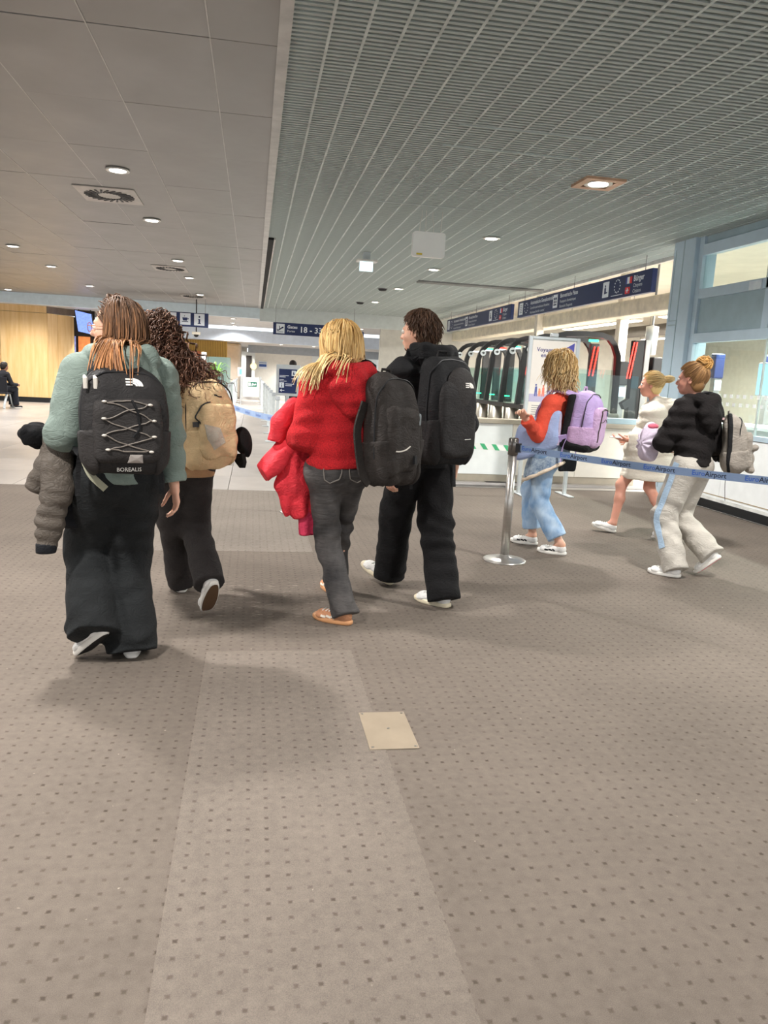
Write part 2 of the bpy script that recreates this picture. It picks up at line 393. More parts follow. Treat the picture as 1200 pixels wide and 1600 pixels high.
# privacy squares stuck on the panes
b = MB()
for r, z in enumerate((1.30, 1.40)):
    for i in range(26):
        y = 9.42-i*.13-(.06 if r else 0)
        b.box(5.699, 5.704, y-.025, y+.025, z-.022, z+.022)
for i in range(12): b.box(5.699, 5.704, 7.6-.05-i*.16, 7.6+.05-i*.16-.04, 1.02, 1.07)
o = build('privacy_squares', b, mat('decal_white', (236, 240, 240), .5), bx)
build('notice', MB().box(5.64, 5.66, 8.20, 8.42, 2.62, 2.72), mat('notice_white', (226, 236, 250), .4), bx)
# inner hall
M_inner = mat('inner_beige', (216, 214, 206), .7, var=.03)
M_tube = mat('tube_light', (255, 250, 240), .4, emit=(255, 249, 236), estr=7)
struct('wall_inner', MB().box(4.2, 26, 26.3, 26.5, 0, 4.0), M_inner, 'beige back wall of the passport gate hall')
struct('wall_inner_side', MB().box(16.0, 16.2, 2, 26.3, 0, 4.0), M_inner, 'beige side wall of the passport gate hall')
struct('ceiling_inner', MB().box(6.16, 16, -2, 26.3, 3.72, 3.8), mat('inner_ceiling_beige', (214, 206, 190), .4, .2, var=.05, vscale=2), 'warm beige ceiling of the passport gate hall')
struct('trim_5', MB().box(6.10, 6.16, -8, 26.0, CEIL-.05, CEIL+.34), mat('edge_white', (232, 230, 224), .4), 'white edge strip of the slatted ceiling')
struct('trim_6', MB().bbox(6.6, 7.0, 11, 26, 2.72, 3.0, .03), mat('beam_cream', (230, 222, 200), .5), 'cream service beam hanging behind the long signs')
struct('trim_7', MB().bbox(9.4, 9.8, 4, 26, 2.75, 2.98, .05), mat('duct_dark', (74, 70, 64), .6), 'dark duct under the gate hall ceiling')
for (x, y) in ((6.95, 14.2), (6.55, 17.6)):
    struct('trim_8' if y < 15 else 'trim_9', MB().bbox(x-.09, x+.09, y-.09, y+.09, 0, 3.72, .015), mat('post_cream', (226, 220, 206), .45), 'cream square post in the gate hall, ' + ('nearer, under the long sign' if y < 15 else 'farther, beside the sign gap'))
# ================================================================ FITTINGS AND FURNITURE
M_ring = mat('ring_white', (214, 212, 206), .4, .3)
M_lens = mat('lamp_lens', (255, 255, 255), .3, emit=(255, 246, 236), estr=9)
M_navy = mat('sign_navy', (30, 46, 92), .4, var=.02)
M_signw = mat('sign_white', (232, 238, 246), .5, var=0)
M_steel = mat('brushed_steel', (190, 186, 180), .3, .85, var=.04, stretch=(1, 1, 12))
M_alu = mat('pale_aluminium', (206, 212, 214), .38, .5, var=.03)
M_blk = mat('matt_black', (24, 24, 26), .5, var=.05)
M_grey = mat('mid_grey', (130, 132, 134), .5)
M_red = mat('led_red', (255, 60, 50), .4, emit=(255, 40, 30), estr=5)
M_green = mat('led_green', (60, 230, 160), .4, emit=(50, 230, 150), estr=3)

def downlight(x, y, z, label, r=.105, power=SPOT_W, square=False, group='round downlights in the metal ceiling'):
    t = thing('downlight', label, 'lamp', (x, y, z), group)
    zz = z-.012
    if square:
        b = MB()
        for (a0, a1, c0, c1) in ((-.20, .20, -.20, -.13), (-.20, .20, .13, .20), (-.20, -.13, -.13, .13), (.13, .20, -.13, .13)): b.box(x+a0, x+a1, y+c0, y+c1, zz-.012, zz+.02)
        build('mount_plate', b, mat('plate_brown_glow', (196, 160, 132), .4, .4), t)  # brownish lamp glow on the frame is put into the plate colour
        r = .12
    build('ring', MB().lathe([(r*.78, .004), (r*1.15, .004), (r*1.18, -.008), (r*1.05, -.014), (r*.78, -.006)], (x, y, zz), 24), M_ring, t, True)
    build('lens', MB().lathe([(r*.80, -.004), (r*.80, -.011), (r*.4, -.014), (.002, -.015)], (x, y, zz), 20), M_lens, t)
    if power:
        ld = bpy.data.lights.new('downlight_lamp', 'SPOT'); ld.energy = power; ld.spot_size = math.radians(150); ld.spot_blend = .7; ld.shadow_soft_size = .12; ld.color = (1, .968, .93)
        lo = bpy.data.objects.new('downlight_lamp', ld); col.objects.link(lo); lo.parent = t; lo.location = (0, 0, -.06)
    return t
DLM = [(-1.43, 8.79, 'nearest round downlight in the metal ceiling, beside the big vent'), (-1.43, 11.53, 'second round downlight of the right metal-ceiling row, past the big vent'),
       (-1.46, 15.6, 'third round downlight of the right metal-ceiling row'), (-1.47, 18.4, 'fourth round downlight of the right metal-ceiling row'), (-1.5, 22.4, 'farthest round downlight of the right metal-ceiling row'),
       (-4.3, 15.3, 'nearest of the left row of metal-ceiling downlights'), (-4.33, 18.1, 'middle of the left row of metal-ceiling downlights'), (-4.32, 22.05, 'farthest of the left row of metal-ceiling downlights')]
for x, y, l in DLM: downlight(x, y, CEIL-.012, l)
DLS = [(3.22, 10.81, 'downlight in the slatted ceiling beside the white antenna box'), (3.2, 14.26, 'downlight in the slatted ceiling past the antenna box'),
       (3.19, 17.7, 'downlight in the slatted ceiling next to the nearer black detector'), (3.19, 21.2, 'farthest downlight in the slatted ceiling, next to the farther black detector')]
for x, y, l in DLS: downlight(x, y, CEIL, l, group='round downlights in the slatted ceiling')
downlight(3.29, 7.54, CEIL, 'large square-mounted downlight in the slatted ceiling', square=True, power=SPOT_W*1.2, group='round downlights in the slatted ceiling')
# the same rows go on over and behind the camera; oak wall washers added
for x, y, l in ((-1.43, 4.75, 'round downlight out of view above the green hoodie'), (-1.43, 1.9, 'round downlight out of view above the camera, right row'), (-4.3, 8.8, 'round downlight out of view at far left beyond the picture edge'), (-4.3, 4.75, 'round downlight out of view at left, second'), (-4.3, 1.9, 'round downlight out of view at left, beside the camera'),
        (-7.2, 15.3, 'outermost left row downlight, nearest'), (-7.2, 18.1, 'outermost left row downlight, middle'), (-7.2, 22.05, 'outermost left row downlight, before the oak wall'), (-7.2, 25.0, 'added downlight washing the oak wall'), (-4.3, 25.0, 'added downlight next to the pale fascia')):  # last two are added to brighten the oak wall end
    downlight(x, y, CEIL-.012, l, power=SPOT_W*(1.6 if y == 4.75 and x > -2 else 1.5 if y > 21 else 1.6 if y < 3 else 1))
for x, y, l in ((3.29, 4.1, 'square-mounted downlight out of view above the barrier belt'), (3.29, .7, 'square-mounted downlight out of view beside the camera')): downlight(x, y, CEIL, l, square=True, power=SPOT_W*(1.2 if y > 3 else 1.6), group='round downlights in the slatted ceiling')
for x, y, l in ((-.72, 27.0, 'first small downlight behind the fascia over the lanes'), (-.8, 29.4, 'second small downlight behind the fascia over the lanes'), (-.78, 31.4, 'third small downlight behind the fascia over the lanes'),
                (3.8, 28.3, 'small downlight behind the fascia above the blonde head'), (-4.6, 28.5, 'small downlight behind the fascia above the brown-haired head'), (-3.0, 29.5, 'small downlight behind the fascia next to the pictogram sign'), (2.0, 30.5, 'small downlight behind the gate sign')):
    downlight(x, y, 3.08, l, r=.09, power=SPOT_W*1.2, group='small downlights behind the fascia')
for x, y, l in ((-1.6, 36.4, 'far downlight above the yellow slatted screen'), (1.2, 36.0, 'far downlight left of the white bulkhead'), (2.7, 36.2, 'far downlight nearest to the blonde head'), (-.9, 42.0, 'added far downlight before the dark door opening'), (1.6, 41.8, 'added far downlight washing the warm white wall'), (4.6, 41.8, 'added far downlight washing the cool white wall')):  # last three are added to brighten the far walls
    downlight(x, y, 2.62, l, r=.10, power=SPOT_W*1.25, group='far downlights over the lanes')
# gate hall light: luminous ceiling strips; the booth strip is added to brighten it
for i, (x, y0, y1) in enumerate(((8.2, 11.5, 15.0), (8.2, 16.0, 20.0), (11.5, 9.0, 15.0), (11.5, 16.0, 22.0), (8.4, 5.5, 10.2))):
    t = thing('strip_light', ['near inner strip light in the gate hall', 'far inner strip light in the gate hall', 'near outer strip light deep in the gate hall', 'far outer strip light deep in the gate hall', 'added strip light over the desk in the glazed booth'][i], 'lamp', (x, y0, 2.9), 'strip lights in the gate hall')
    build('housing', MB().bbox(x-.12, x+.12, y0, y1, 2.90, 2.97, .01), M_ring, t); build('diffuser', MB().bbox(x-.10, x+.10, y0+.03, y1-.03, 2.885, 2.905, .004), M_tube, t)
    for yy in (y0+.3, y1-.3): build('hanger', MB().cyl((x, yy, 2.97), (x, yy, 3.72), .006, 6), M_grey, t)
    ld = bpy.data.lights.new('strip_lamp', 'AREA'); ld.shape = 'RECTANGLE'; ld.size = .2; ld.size_y = y1-y0-.1; ld.energy = STRIP_W; ld.color = (1, .96, .88)
    lo = bpy.data.objects.new('strip_lamp', ld); col.objects.link(lo); lo.parent = t; lo.location = (0, (y1-y0)/2, -.03)

# swirl diffusers
for i, (x, y) in enumerate(vents):
    t = thing('swirl_vent', ['large square swirl vent in the metal ceiling, nearest', 'square swirl vent in the metal ceiling, second', 'square swirl vent in the metal ceiling, farthest'][i], 'vent', (x, y, CEIL-.03), 'swirl vents in the metal ceiling')
    build('plate', MB().bbox(x-.34, x+.34, y-.42, y+.42, CEIL-.026, CEIL-.012, .004), mat('vent_plate', (176, 171, 164), .4, .4), t)
    for k in range(24):
        a = 2*math.pi*k/24; c, s = math.cos(a), math.sin(a); c2, s2 = math.cos(a+.45), math.sin(a+.45)
        u = Vector((c2, s2, 0)); p = Vector((x+c*.205, y+s*.235, CEIL-.029))
        build('slot', MB().obox(p, u*.085, Vector((-s2, c2, 0))*.012, (0, 0, .004)), M_blk, t)

# antenna box hung from four cables
t = thing('antenna_box', 'white rounded antenna box hanging from thin cables below the slats', 'antenna', (2.05, 9.5, 2.85))
bm = MB(); poly = []
for cx, cz, a0 in ((.17, .115, 0), (-.17, .115, 90), (-.17, -.115, 180), (.17, -.115, 270)):
    for k in range(5): a = math.radians(a0+k*22.5); poly.append((cx+.03*math.cos(a), cz+.03*math.sin(a)))
bm.prism(poly, (2.05, 9.47, 3.01), X, Z, (0, .07, 0)); build('case', bm, mat('case_white', (246, 247, 243), .4, var=.01), t)
build('sticker', MB().box(1.90, 1.97, 9.462, 9.47, 2.885, 2.905), mat('sticker_yellow', (214, 190, 50), .5), t)
for k, (dx, tx) in enumerate(((-.12, -.10), (-.05, -.05), (.05, .03), (.14, .15))): build('cable', MB().tube([(2.05+dx, 9.5, 3.15), (2.05+dx, 9.5, 3.24), (2.05+tx, 9.5, 3.33), (2.05+tx, 9.5, 3.43)], .004, 6), M_ring, t)
# lit exit panel
t = thing('exit_light', 'small white illuminated exit panel under a ceiling plate', 'sign', (1.79, 13, 3.08))
build('plate', MB().bbox(1.62, 1.96, 12.9, 13.1, 3.25, 3.28, .006), M_ring, t)
build('panel', MB().bbox(1.67, 1.89, 12.98, 13.0, 3.10, 3.25, .004), mat('panel_lit', (230, 244, 250), .4, emit=(215, 238, 250), estr=.9), t)
build('neck', MB().box(1.72, 1.84, 12.96, 13.04, 3.28, 3.4), mat('neck_pale', (190, 198, 200), .4), t)
for i, (x, y) in enumerate(((2.87, 18.0), (2.85, 21.7))):
    t = thing('detector', ['nearer black ceiling detector beside a downlight', 'farther black ceiling detector beside a downlight'][i], 'detector', (x, y, CEIL-.05), 'black detectors in the slatted ceiling')
    build('body', MB().lathe([(.1, 0), (.1, -.03), (.07, -.055), (.01, -.06)], (x, y, CEIL), 16), M_blk, t); build('rim', MB().lathe([(.125, 0), (.125, -.008), (.1, -.01)], (x, y, CEIL), 16), M_grey, t)

# ---- signs ----
def icon_plate(t, o, s, kind, ax=X, ay=Z):
    """white square with a dark pictogram; o = lower left corner, ax reading direction"""
    ax = Vector(ax); ay = Vector(ay); n = ax.cross(ay); o = Vector(o)
    pl = build('icon_plate', MB().prism([(0, 0), (s, 0), (s, s*1.12), (0, s*1.12)], o, ax, ay, n*.004), M_signw, t)
    b = MB(); q = o+n*.0042
    def P(poly): b.prism([(x*s, y*s*1.12) for x, y in poly], q, ax, ay, n*.002)
    def disc(cx, cy, r, k=12): P([(cx+r*math.cos(2*math.pi*i/k), cy+r*math.sin(2*math.pi*i/k)) for i in range(k)])
    if kind == 'plane': P([(.12, .28), (.20, .24), (.88, .60), (.86, .70), (.72, .70)]); P([(.38, .46), (.48, .42), (.40, .78), (.32, .80)]); P([(.12, .28), (.22, .32), (.12, .46), (.08, .44)]); P([(.15, .14), (.85, .14), (.85, .18), (.15, .18)])
    elif kind == 'cup': P([(.28, .36), (.66, .36), (.72, .62), (.22, .62)]); P([(.18, .24), (.78, .24), (.78, .30), (.18, .30)]); P([(.72, .44), (.82, .48), (.82, .58), (.73, .58)]); P([(.38, .68), (.42, .68), (.46, .82), (.42, .82)])
    elif kind == 'info': P([(.42, .18), (.58, .18), (.58, .56), (.36, .56), (.36, .50), (.42, .50)]); P([(.34, .14), (.66, .14), (.66, .20), (.34, .20)]); disc(.5, .74, .09)
    elif kind == 'seat': P([(.22, .80), (.34, .84), (.50, .46), (.80, .38), (.80, .28), (.42, .34)]); P([(.62, .28), (.70, .28), (.82, .12), (.74, .12)]); disc(.40, .76, .07)
    elif kind == 'wc':
        for cx in (.3, .7): disc(cx, .78, .08); P([(cx-.12, .66), (cx+.12, .66), (cx+.06, .15), (cx-.06, .15)])
    elif kind == 'pass': P([(.16, .60), (.46, .60), (.46, .78), (.16, .78)]); P([(.54, .60), (.84, .60), (.84, .78), (.54, .78)]); disc(.31, .44, .12); disc(.69, .44, .12); P([(.16, .18), (.84, .18), (.84, .28), (.16, .28)])
    elif kind == 'lines':
        for j in range(5): P([(.2, .16+j*.15), (.8, .16+j*.15), (.8, .20+j*.15), (.2, .20+j*.15)])
    elif kind == 'person': disc(.42, .72, .09); P([(.30, .62), (.54, .62), (.58, .34), (.80, .34), (.80, .26), (.30, .22)])
    build('pictogram', b, M_navy, pl); return pl
def hang(t, pts):
    for p in pts: build('hanger', MB().cyl(p, (p[0], p[1], CEIL+.05), .006, 6), M_grey, t)
t = thing('gate_sign', 'navy hanging sign reading Gates 18-33 with an arrow', 'sign', (.55, 24, 2.5))
build('board', MB().bbox(.55, 3.1, 24.0, 24.08, 2.50, 2.86, .006), M_navy, t)
icon_plate(t, (.64, 23.996, 2.54), .25, 'plane')
text('lettering', 'Gates', .13, M_signw, t, (.97, 23.995, 2.70), X, Z, bold=.003); text('lettering', 'Portes', .09, M_signw, t, (.97, 23.995, 2.59), X, Z)
text('lettering', '18 - 33', .24, M_signw, t, (1.34, 23.995, 2.60), X, Z, bold=.004)
build('arrow', MB().prism([(0, -.012), (.3, -.012), (.3, -.06), (.40, 0), (.3, .06), (.3, .012), (0, .012)], (2.2, 23.995, 2.68), X, Z, (0, -.002, 0)), M_signw, t)
hang(t, [(.62, 24.04, 2.86), (3.0, 24.04, 2.86)])
t = thing('pictogram_sign', 'navy hanging sign with a row of white service pictograms', 'sign', (-4.2, 24, 2.57))
build('board', MB().bbox(-4.3, -1.36, 24.0, 24.08, 2.57, 2.98, .006), M_navy, t)
for i, kd in enumerate(('plane', 'info', 'plane', 'wc', 'seat', 'cup', 'info')): icon_plate(t, (-4.2+i*.405, 23.996, 2.62), .30, kd)
hang(t, [(-4.2, 24.04, 2.98), (-1.45, 24.04, 2.98)])
t = thing('dome_camera', 'small cream surveillance camera hanging under the pictogram sign', 'camera', (-1.72, 24.2, 2.3))
build('stem', MB().cyl((-1.72, 24.2, 2.44), (-1.72, 24.2, CEIL), .018, 8), M_blk, t); build('housing', MB().bbox(-1.84, -1.60, 24.1, 24.3, 2.36, 2.44, .01), mat('camera_cream', (222, 214, 196), .5), t); build('dome', MB().ball((-1.72, 24.2, 2.36), .075), M_blk, t, True)
t = thing('small_sign', 'small navy sign with one white pictogram right of the blonde head', 'sign', (3.86, 30, 2.72))
build('board', MB().bbox(3.8, 4.14, 30, 30.06, 2.70, 3.06, .004), mat('sign_slate', (96, 106, 138), .5), t); icon_plate(t, (3.87, 29.997, 2.77), .20, 'info')
# the two long passport signs face the hall (towards -X); reading direction runs towards the camera
def long_sign(y0, y1, label):
    L = y1-y0; s = L/5.9
    t = thing('passport_sign', label, 'sign', (5.7, y0, 2.84), 'long navy passport signs')
    build('board', MB().bbox(5.70, 5.78, y0, y1, 2.84, 3.18, .006), M_navy, t)
    A = -Y
    def at(u, z): return (5.697, y1-u*s, z)
    icon_plate(t, at(.12, 2.89), .22, 'lines', A)
    b = MB()
    for k in range(10):
        a = 2*math.pi*k/10; b.cyl((5.699, y1-(.55+.1*math.cos(a))*s, 3.01+.1*math.sin(a)), (5.694, y1-(.55+.1*math.cos(a))*s, 3.01+.1*math.sin(a)), .014, 5)
    build('star_ring', b, M_signw, t)
    for j, (u, a, q, c) in enumerate(((.80, 'Automatische Grenzkontrolle', 'Contrôle automatisé aux frontières', 'Automated border control'), (2.42, 'Biometrische Pässe', 'Passeports biométriques', 'Biometric Passports'))):
        text('lettering', a, .105, M_signw, t, at(u, 3.06), A, Z, bold=.002); text('lettering', q, .075, M_signw, t, at(u, 2.965), A, Z); text('lettering', c, .075, M_signw, t, at(u, 2.875), A, Z)
    icon_plate(t, at(2.08, 2.89), .22, 'pass', A); icon_plate(t, at(4.28, 2.89), .22, 'person', A)
    b = MB()
    for k in range(12):
        a = 2*math.pi*k/12; b.cyl((5.699, y1-(4.80+.10*math.cos(a))*s, 3.03+.1*math.sin(a)), (5.694, y1-(4.80+.10*math.cos(a))*s, 3.03+.1*math.sin(a)), .013, 5)
    build('star_ring', b, M_signw, t); build('caption_bar', MB().box(5.694, 5.699, y1-5.0*s, y1-4.6*s, 2.885, 2.895), M_signw, t)
    f = build('flag', MB().box(5.694, 5.6995, y1-5.18*s, y1-5.09*s, 3.03, 3.13), mat('flag_blue', (60, 80, 170), .5), t)
    build('flag_stripe', MB().box(5.692, 5.6985, y1-5.24*s, y1-5.14*s, 3.03, 3.13), M_signw, f); build('flag_stripe', MB().box(5.691, 5.698, y1-5.29*s, y1-5.22*s, 3.03, 3.13), mat('flag_red', (226, 60, 64), .5), f)
    f = build('flag', MB().box(5.694, 5.6995, y1-5.24*s, y1-5.09*s, 2.88, 2.98), mat('flag_red', (226, 60, 64), .5), t)
    build('flag_cross', MB().box(5.691, 5.695, y1-5.205*s, y1-5.125*s, 2.92, 2.94).box(5.691, 5.695, y1-5.175*s, y1-5.155*s, 2.895, 2.965), M_signw, f)
    text('lettering', 'Bürger', .12, M_signw, t, at(5.34, 3.05), A, Z, bold=.003); text('lettering', 'Citoyens', .08, M_signw, t, at(5.34, 2.96), A, Z); text('lettering', 'Citizens', .08, M_signw, t, at(5.34, 2.875), A, Z)
    hang(t, [(5.74, y0+.3*s, 3.18), (5.74, y1-.3*s, 3.18), (5.74, (y0+y1)/2, 3.18)])
long_sign(10.85, 16.72, 'nearer long navy passport sign with flags and Bürger lettering')
long_sign(17.2, 23.1, 'farther long navy passport sign with small flags and lettering')

# ---- passport gates ----
M_arch = mat('arch_black', (22, 22, 24), .38, var=.05)
M_gglass = M_glass
M_silver = mat('pedestal_silver', (206, 198, 184), .28, .7, var=.05, stretch=(8, 8, 1))
def egate(y, i):
    t = thing('passport_gate', ['passport gate arch with red light strips behind the poster stand, nearest', 'second passport gate arch behind the poster stand', 'third passport gate arch, left of the poster stand', 'fourth passport gate arch from the poster stand', 'fifth passport gate arch from the poster stand', 'sixth passport gate arch from the poster stand', 'farthest passport gate arch beside the black backpack'][i], 'gate', (4.7, y, 0), 'black passport gate arches')
    path = [(4.66, y, 1.02), (4.69, y, 1.4), (4.72, y, 1.75)]+[(5.12+.40*math.cos(math.radians(a))*1.0, y, 1.80+.47*math.sin(math.radians(a))) for a in (170, 155, 140, 125, 110, 97)]+[(5.40, y, 2.285), (5.70, y, 2.28), (5.84, y, 2.24), (5.94, y, 2.13), (6.02, y, 1.95), (6.04, y, 1.5), (6.05, y, 1.0)]
    build('arch', MB().tube(path, .062, 4, side=(0, 1, 0), sy=1.0), M_arch, t)
    build('base_rail', MB().bbox(4.56, 4.76, y-.475, y+.475, .98, 1.055, .01), M_arch, t)
    build('pedestal', MB().tube([(4.66, y+.2, 0), (4.66, y+.2, .98)], .13, 20), M_silver, t, True)
    build('cabinet', MB().bbox(4.78, 6.1, y-.14, y+.14, 0, 1.0, .02), mat('cabinet_grey', (150, 148, 142), .4, .2), t)
    build('glass_wing', MB().box(4.76, 6.0, y-.008, y+.008, 1.03, 1.72), M_gglass, t)
    dd = build('round_sign', MB().cyl((4.80, y-.075, 2.02), (4.80, y-.062, 2.02), .062, 20).cyl((4.735, y, 2.03), (4.728, y, 2.03), .01, 6), mat('disc_pale', (214, 222, 224), .4), t)
    build('chevron', MB().prism([(-.03, -.012), (.0, -.012), (.0, -.03), (.036, 0), (.0, .03), (.0, .012), (-.03, .012)], (4.80, y-.076, 2.02), X, Z, (0, -.003, 0)), M_blk, dd)
    if i >= 2: build('led_bar', MB().box(4.72, 4.90, y+.20, y+.22, 1.16, 1.18), M_green, t)
    build('lamp_bar', MB().box(5.2, 5.36, y+.15, y+.40, 2.12, 2.135), mat('lamp_bar_white', (240, 246, 250), .4, emit=(236, 244, 255), estr=2.5), t)
    # scanner pillar with a pair of slanting red light strips
    px = 5.52 if i else 5.72
    pl = build('scanner_pillar', MB().bbox(px, px+.16, y+.42, y+.50, 1.0, 2.16, .01), mat('pillar_dark', (52, 50, 50), .35), t)
    if i in (0, 1, 2, 3):
        for dx in (.02, .09): build('red_strip', MB().obox((px+dx+.015, y+.412, 1.86), (.009, 0, 0), (0, .006, 0), (.03, 0, .25)), M_red, pl)
    build('exit_lamp', MB().bbox(5.45, 5.62, y-.09, y-.066, 2.16, 2.20, .006), M_green if i % 2 == 0 else M_red, t)
for i in range(7): egate(12.35+.955*i, i)
t = thing('control_totem', 'tall black glass control totem with one red light strip beside a post', 'totem', (6.18, 11.9, 0))
build('body', MB().bbox(6.06, 6.24, 11.86, 12.0, .9, 2.2, .008), M_blk, t); build('side_frame', MB().bbox(6.24, 6.33, 11.84, 12.02, .0, 2.22, .008), mat('totem_grey', (150, 152, 150), .4, .3), t)
for dx in (-.02, .03): build('red_strip', MB().obox((6.03+dx, 11.85, 1.88), (.008, 0, 0), (0, .006, 0), (.035, 0, .29)), M_red, t)
build('foot', MB().bbox(6.0, 6.4, 11.8, 12.06, 0, .04, .005), M_blk, t); build('reader', MB().obox((6.0, 11.86, 1.18), (.06, 0, .04), (0, .06, 0), (-.03, 0, .05)), M_blk, t)
for i, (x, y, h) in enumerate(((6.45, 13.0, 1.9), (6.85, 13.05, 1.86), (7.02, 12.9, 2.0), (7.9, 12.4, 2.1), (8.5, 11.8, 2.1))):
    t = thing('biometric_kiosk', ['black biometric kiosk behind the control totem', 'black biometric kiosk above the blonde ponytail', 'black biometric kiosk nearest to the blue column', 'navy kiosk seen through the booth glass, left', 'navy kiosk seen through the booth glass, right'][i], 'kiosk', (x, y, 0), 'kiosks in the gate hall')
    build('pillar', MB().bbox(x-.06, x+.06, y-.06, y+.06, 0, h-.4, .01), M_grey, t); build('camera_head', MB().bbox(x-.09, x+.09, y-.08, y+.08, h-.42, h, .02), M_blk if i < 3 else M_navy, t)
    build('screen', MB().box(x-.06, x+.06, y-.09, y-.082, h-.62, h-.45), mat('screen_pale', (190, 220, 240), .3, emit=(190, 222, 245), estr=.8), t)
t = thing('round_duct', 'grey cylindrical spot housing hanging beside the blue column', 'lamp', (7.0, 13, 2.1))
build('housing', MB().lathe([(.10, 0), (.11, .35), (.11, .5), (.02, .52)], (7.05, 13.2, 2.05), 18), M_alu, t, True); build('stem', MB().cyl((7.05, 13.2, 2.55), (7.05, 13.2, 3.72), .02, 8), M_grey, t)
t = thing('glass_screen', 'tall pale glass screen between the gates and the column', 'screen', (5.2, 11.3, 0))
build('pane', MB().box(4.55, 5.9, 11.3, 11.315, .92, 1.62), M_gglass, t); build('clip', MB().box(4.7, 4.74, 11.29, 11.325, 0, .95).box(5.6, 5.64, 11.29, 11.325, 0, .95), M_steel, t)
for i, (x, y0, w, hh) in enumerate(((7.4, 9.2, .5, .35), (7.6, 10.4, .9, .5), (7.5, 8.2, .55, .4))):
    t = thing('desk_monitor', ['small monitor on the booth desk, left', 'wide bright monitor on the booth desk, middle', 'monitor on the booth desk, right'][i], 'monitor', (x, y0, 1.0), 'monitors in the booth')
    build('panel', MB().bbox(x, x+.05, y0-w/2, y0+w/2, 1.42, 1.42+hh, .008), mat('monitor_back', (196, 206, 214), .4), t)
    build('screen', MB().box(x-.004, x, y0-w/2+.02, y0+w/2-.02, 1.44, 1.40+hh), mat('screen_blue', (150, 205, 235), .3, emit=(150, 210, 240), estr=1.0), t)
    build('stand', MB().box(x+.01, x+.04, y0-.03, y0+.03, .98, 1.45).box(x-.06, x+.1, y0-.1, y0+.1, .975, .985), M_grey, t)
t = thing('booth_desk', 'long white desk inside the glazed booth', 'desk', (7.5, 8, 0))
build('top', MB().bbox(7.1, 7.9, 6.4, 11.4, .93, .975, .006), M_white, t); build('front', MB().bbox(7.16, 7.2, 6.45, 11.35, 0, .93, .004), M_alu, t)
for yy in (6.45, 11.3): build('side', MB().box(7.2, 7.85, yy, yy+.04, 0, .93), M_alu, t)
for i, (x, y, w, z1, m) in enumerate(((8.6, 9.9, .5, 1.9, 'dark'), (9.0, 8.8, .7, 1.75, 'brown'), (9.2, 11.0, .6, 2.2, 'white'), (8.8, 7.6, .5, 1.9, 'white'))):
    t = thing('cabinet', ['dark tall cabinet behind the booth desk', 'brown cabinet behind the booth desk', 'tall white cabinet at the back of the booth', 'white cabinet at the right of the booth'][i], 'cabinet', (x, y, 0), 'cabinets in the booth')
    mm = {'dark': mat('cab_dark', (58, 60, 70), .5), 'brown': mat('cab_brown', (108, 76, 62), .5), 'white': mat('cab_white', (214, 224, 228), .5)}[m]
    build('body', MB().bbox(x, x+.45, y-w/2, y+w/2, 0, z1, .01), mm, t); build('door', MB().bbox(x-.02, x, y-w/2+.015, y-.005, .06, z1-.03, .004).bbox(x-.02, x, y+.005, y+w/2-.015, .06, z1-.03, .004), mm, t)

# ---- queue posts, belts and stands ----
def queue_post(x, y, label, group, h=.98, proto=[None]):
    if proto[0] is None:
        t = thing('queue_post', label, 'post', (0, 0, 0), group)
        build('base', MB().bbox(-.15, .15, -.12, .12, 0, .014, .004), M_alu, t); build('pole', MB().bbox(-.032, .032, -.032, .032, .014, h, .008), mat('post_white', (222, 230, 232), .35, .2), t); build('cap', MB().bbox(-.04, .04, -.045, .045, h-.06, h+.012, .006), mat('cap_pale', (196, 204, 210), .4), t)
        proto[0] = t
    else: t = copy_tree(proto[0]); t['label'] = label; t['group'] = group
    t.location = (x, y, 0); return t
nth = ['nearest', 'second', 'third', 'fourth', 'fifth', 'sixth', 'seventh', 'eighth', 'ninth', 'tenth', 'eleventh']
for i in range(11):
    queue_post(.42-.009*i, 13.56+2.17*i, 'slim white post of the right-hand queue row, %s' % nth[i], 'posts of the right-hand queue row')
    queue_post(-.62-.014*i, 14.2+2.25*i, 'slim white post of the left-hand queue row, %s' % nth[i], 'posts of the left-hand queue row')
M_belt = NT('belt_blue_grey'); _P = M_belt.coord('Object'); M_belt.set(**{'Base Color': M_belt.mix(M_belt.noise(60, 2, M_belt.mapping(_P, (1, 1, 9))), lin((120, 142, 178)), lin((140, 162, 196))), 'Roughness': .6}); M_belt = M_belt.m
M_belt2 = mat('belt_light_blue', (166, 192, 232), .6, var=.03)
M_euro = mat('euro_blue', (64, 104, 190), .6, var=0); M_ink = mat('ink_dark', (36, 44, 64), .6, var=0)
def stanchion(x, y, label, dirn):
    t = thing('belt_stanchion', label, 'stanchion', (x, y, 0))
    build('base', MB().lathe([(.175, 0), (.175, .006), (.165, .012), (.10, .020), (.045, .028), (.034, .05)], (x, y, 0), 40), M_steel, t, True)
    build('pole', MB().lathe([(.034, .03), (.034, .86)], (x, y, 0), 24), M_steel, t, True)
    h = build('belt_head', MB().lathe([(.036, .86), (.040, .862), (.040, .985), (.036, .99), (.028, .995)], (x, y, 0), 24), mat('head_steel', (120, 116, 112), .25, .8), t, True)
    d = Vector(dirn).normalized(); p = Vector((x, y, .92))+d*.045
    build('belt_clip', MB().obox(p, d*.018, Vector((-d.y, d.x, 0))*.02, (0, 0, .035)), M_blk, h)
    return t
S0 = Vector((2.04, 5.83, .92)); S1 = Vector((3.62, 3.80, .92)); dS = (S1-S0).normalized()
stanchion(2.04, 5.83, 'chrome belt stanchion standing alone on the carpet before the lilac backpack', dS)
stanchion(S1.x, S1.y, 'chrome belt stanchion beyond the right picture edge', -dS)
stanchion(.46, 7.82, 'belt stanchion behind the red jacket, only its round base showing', (-1, 3.5, 0))
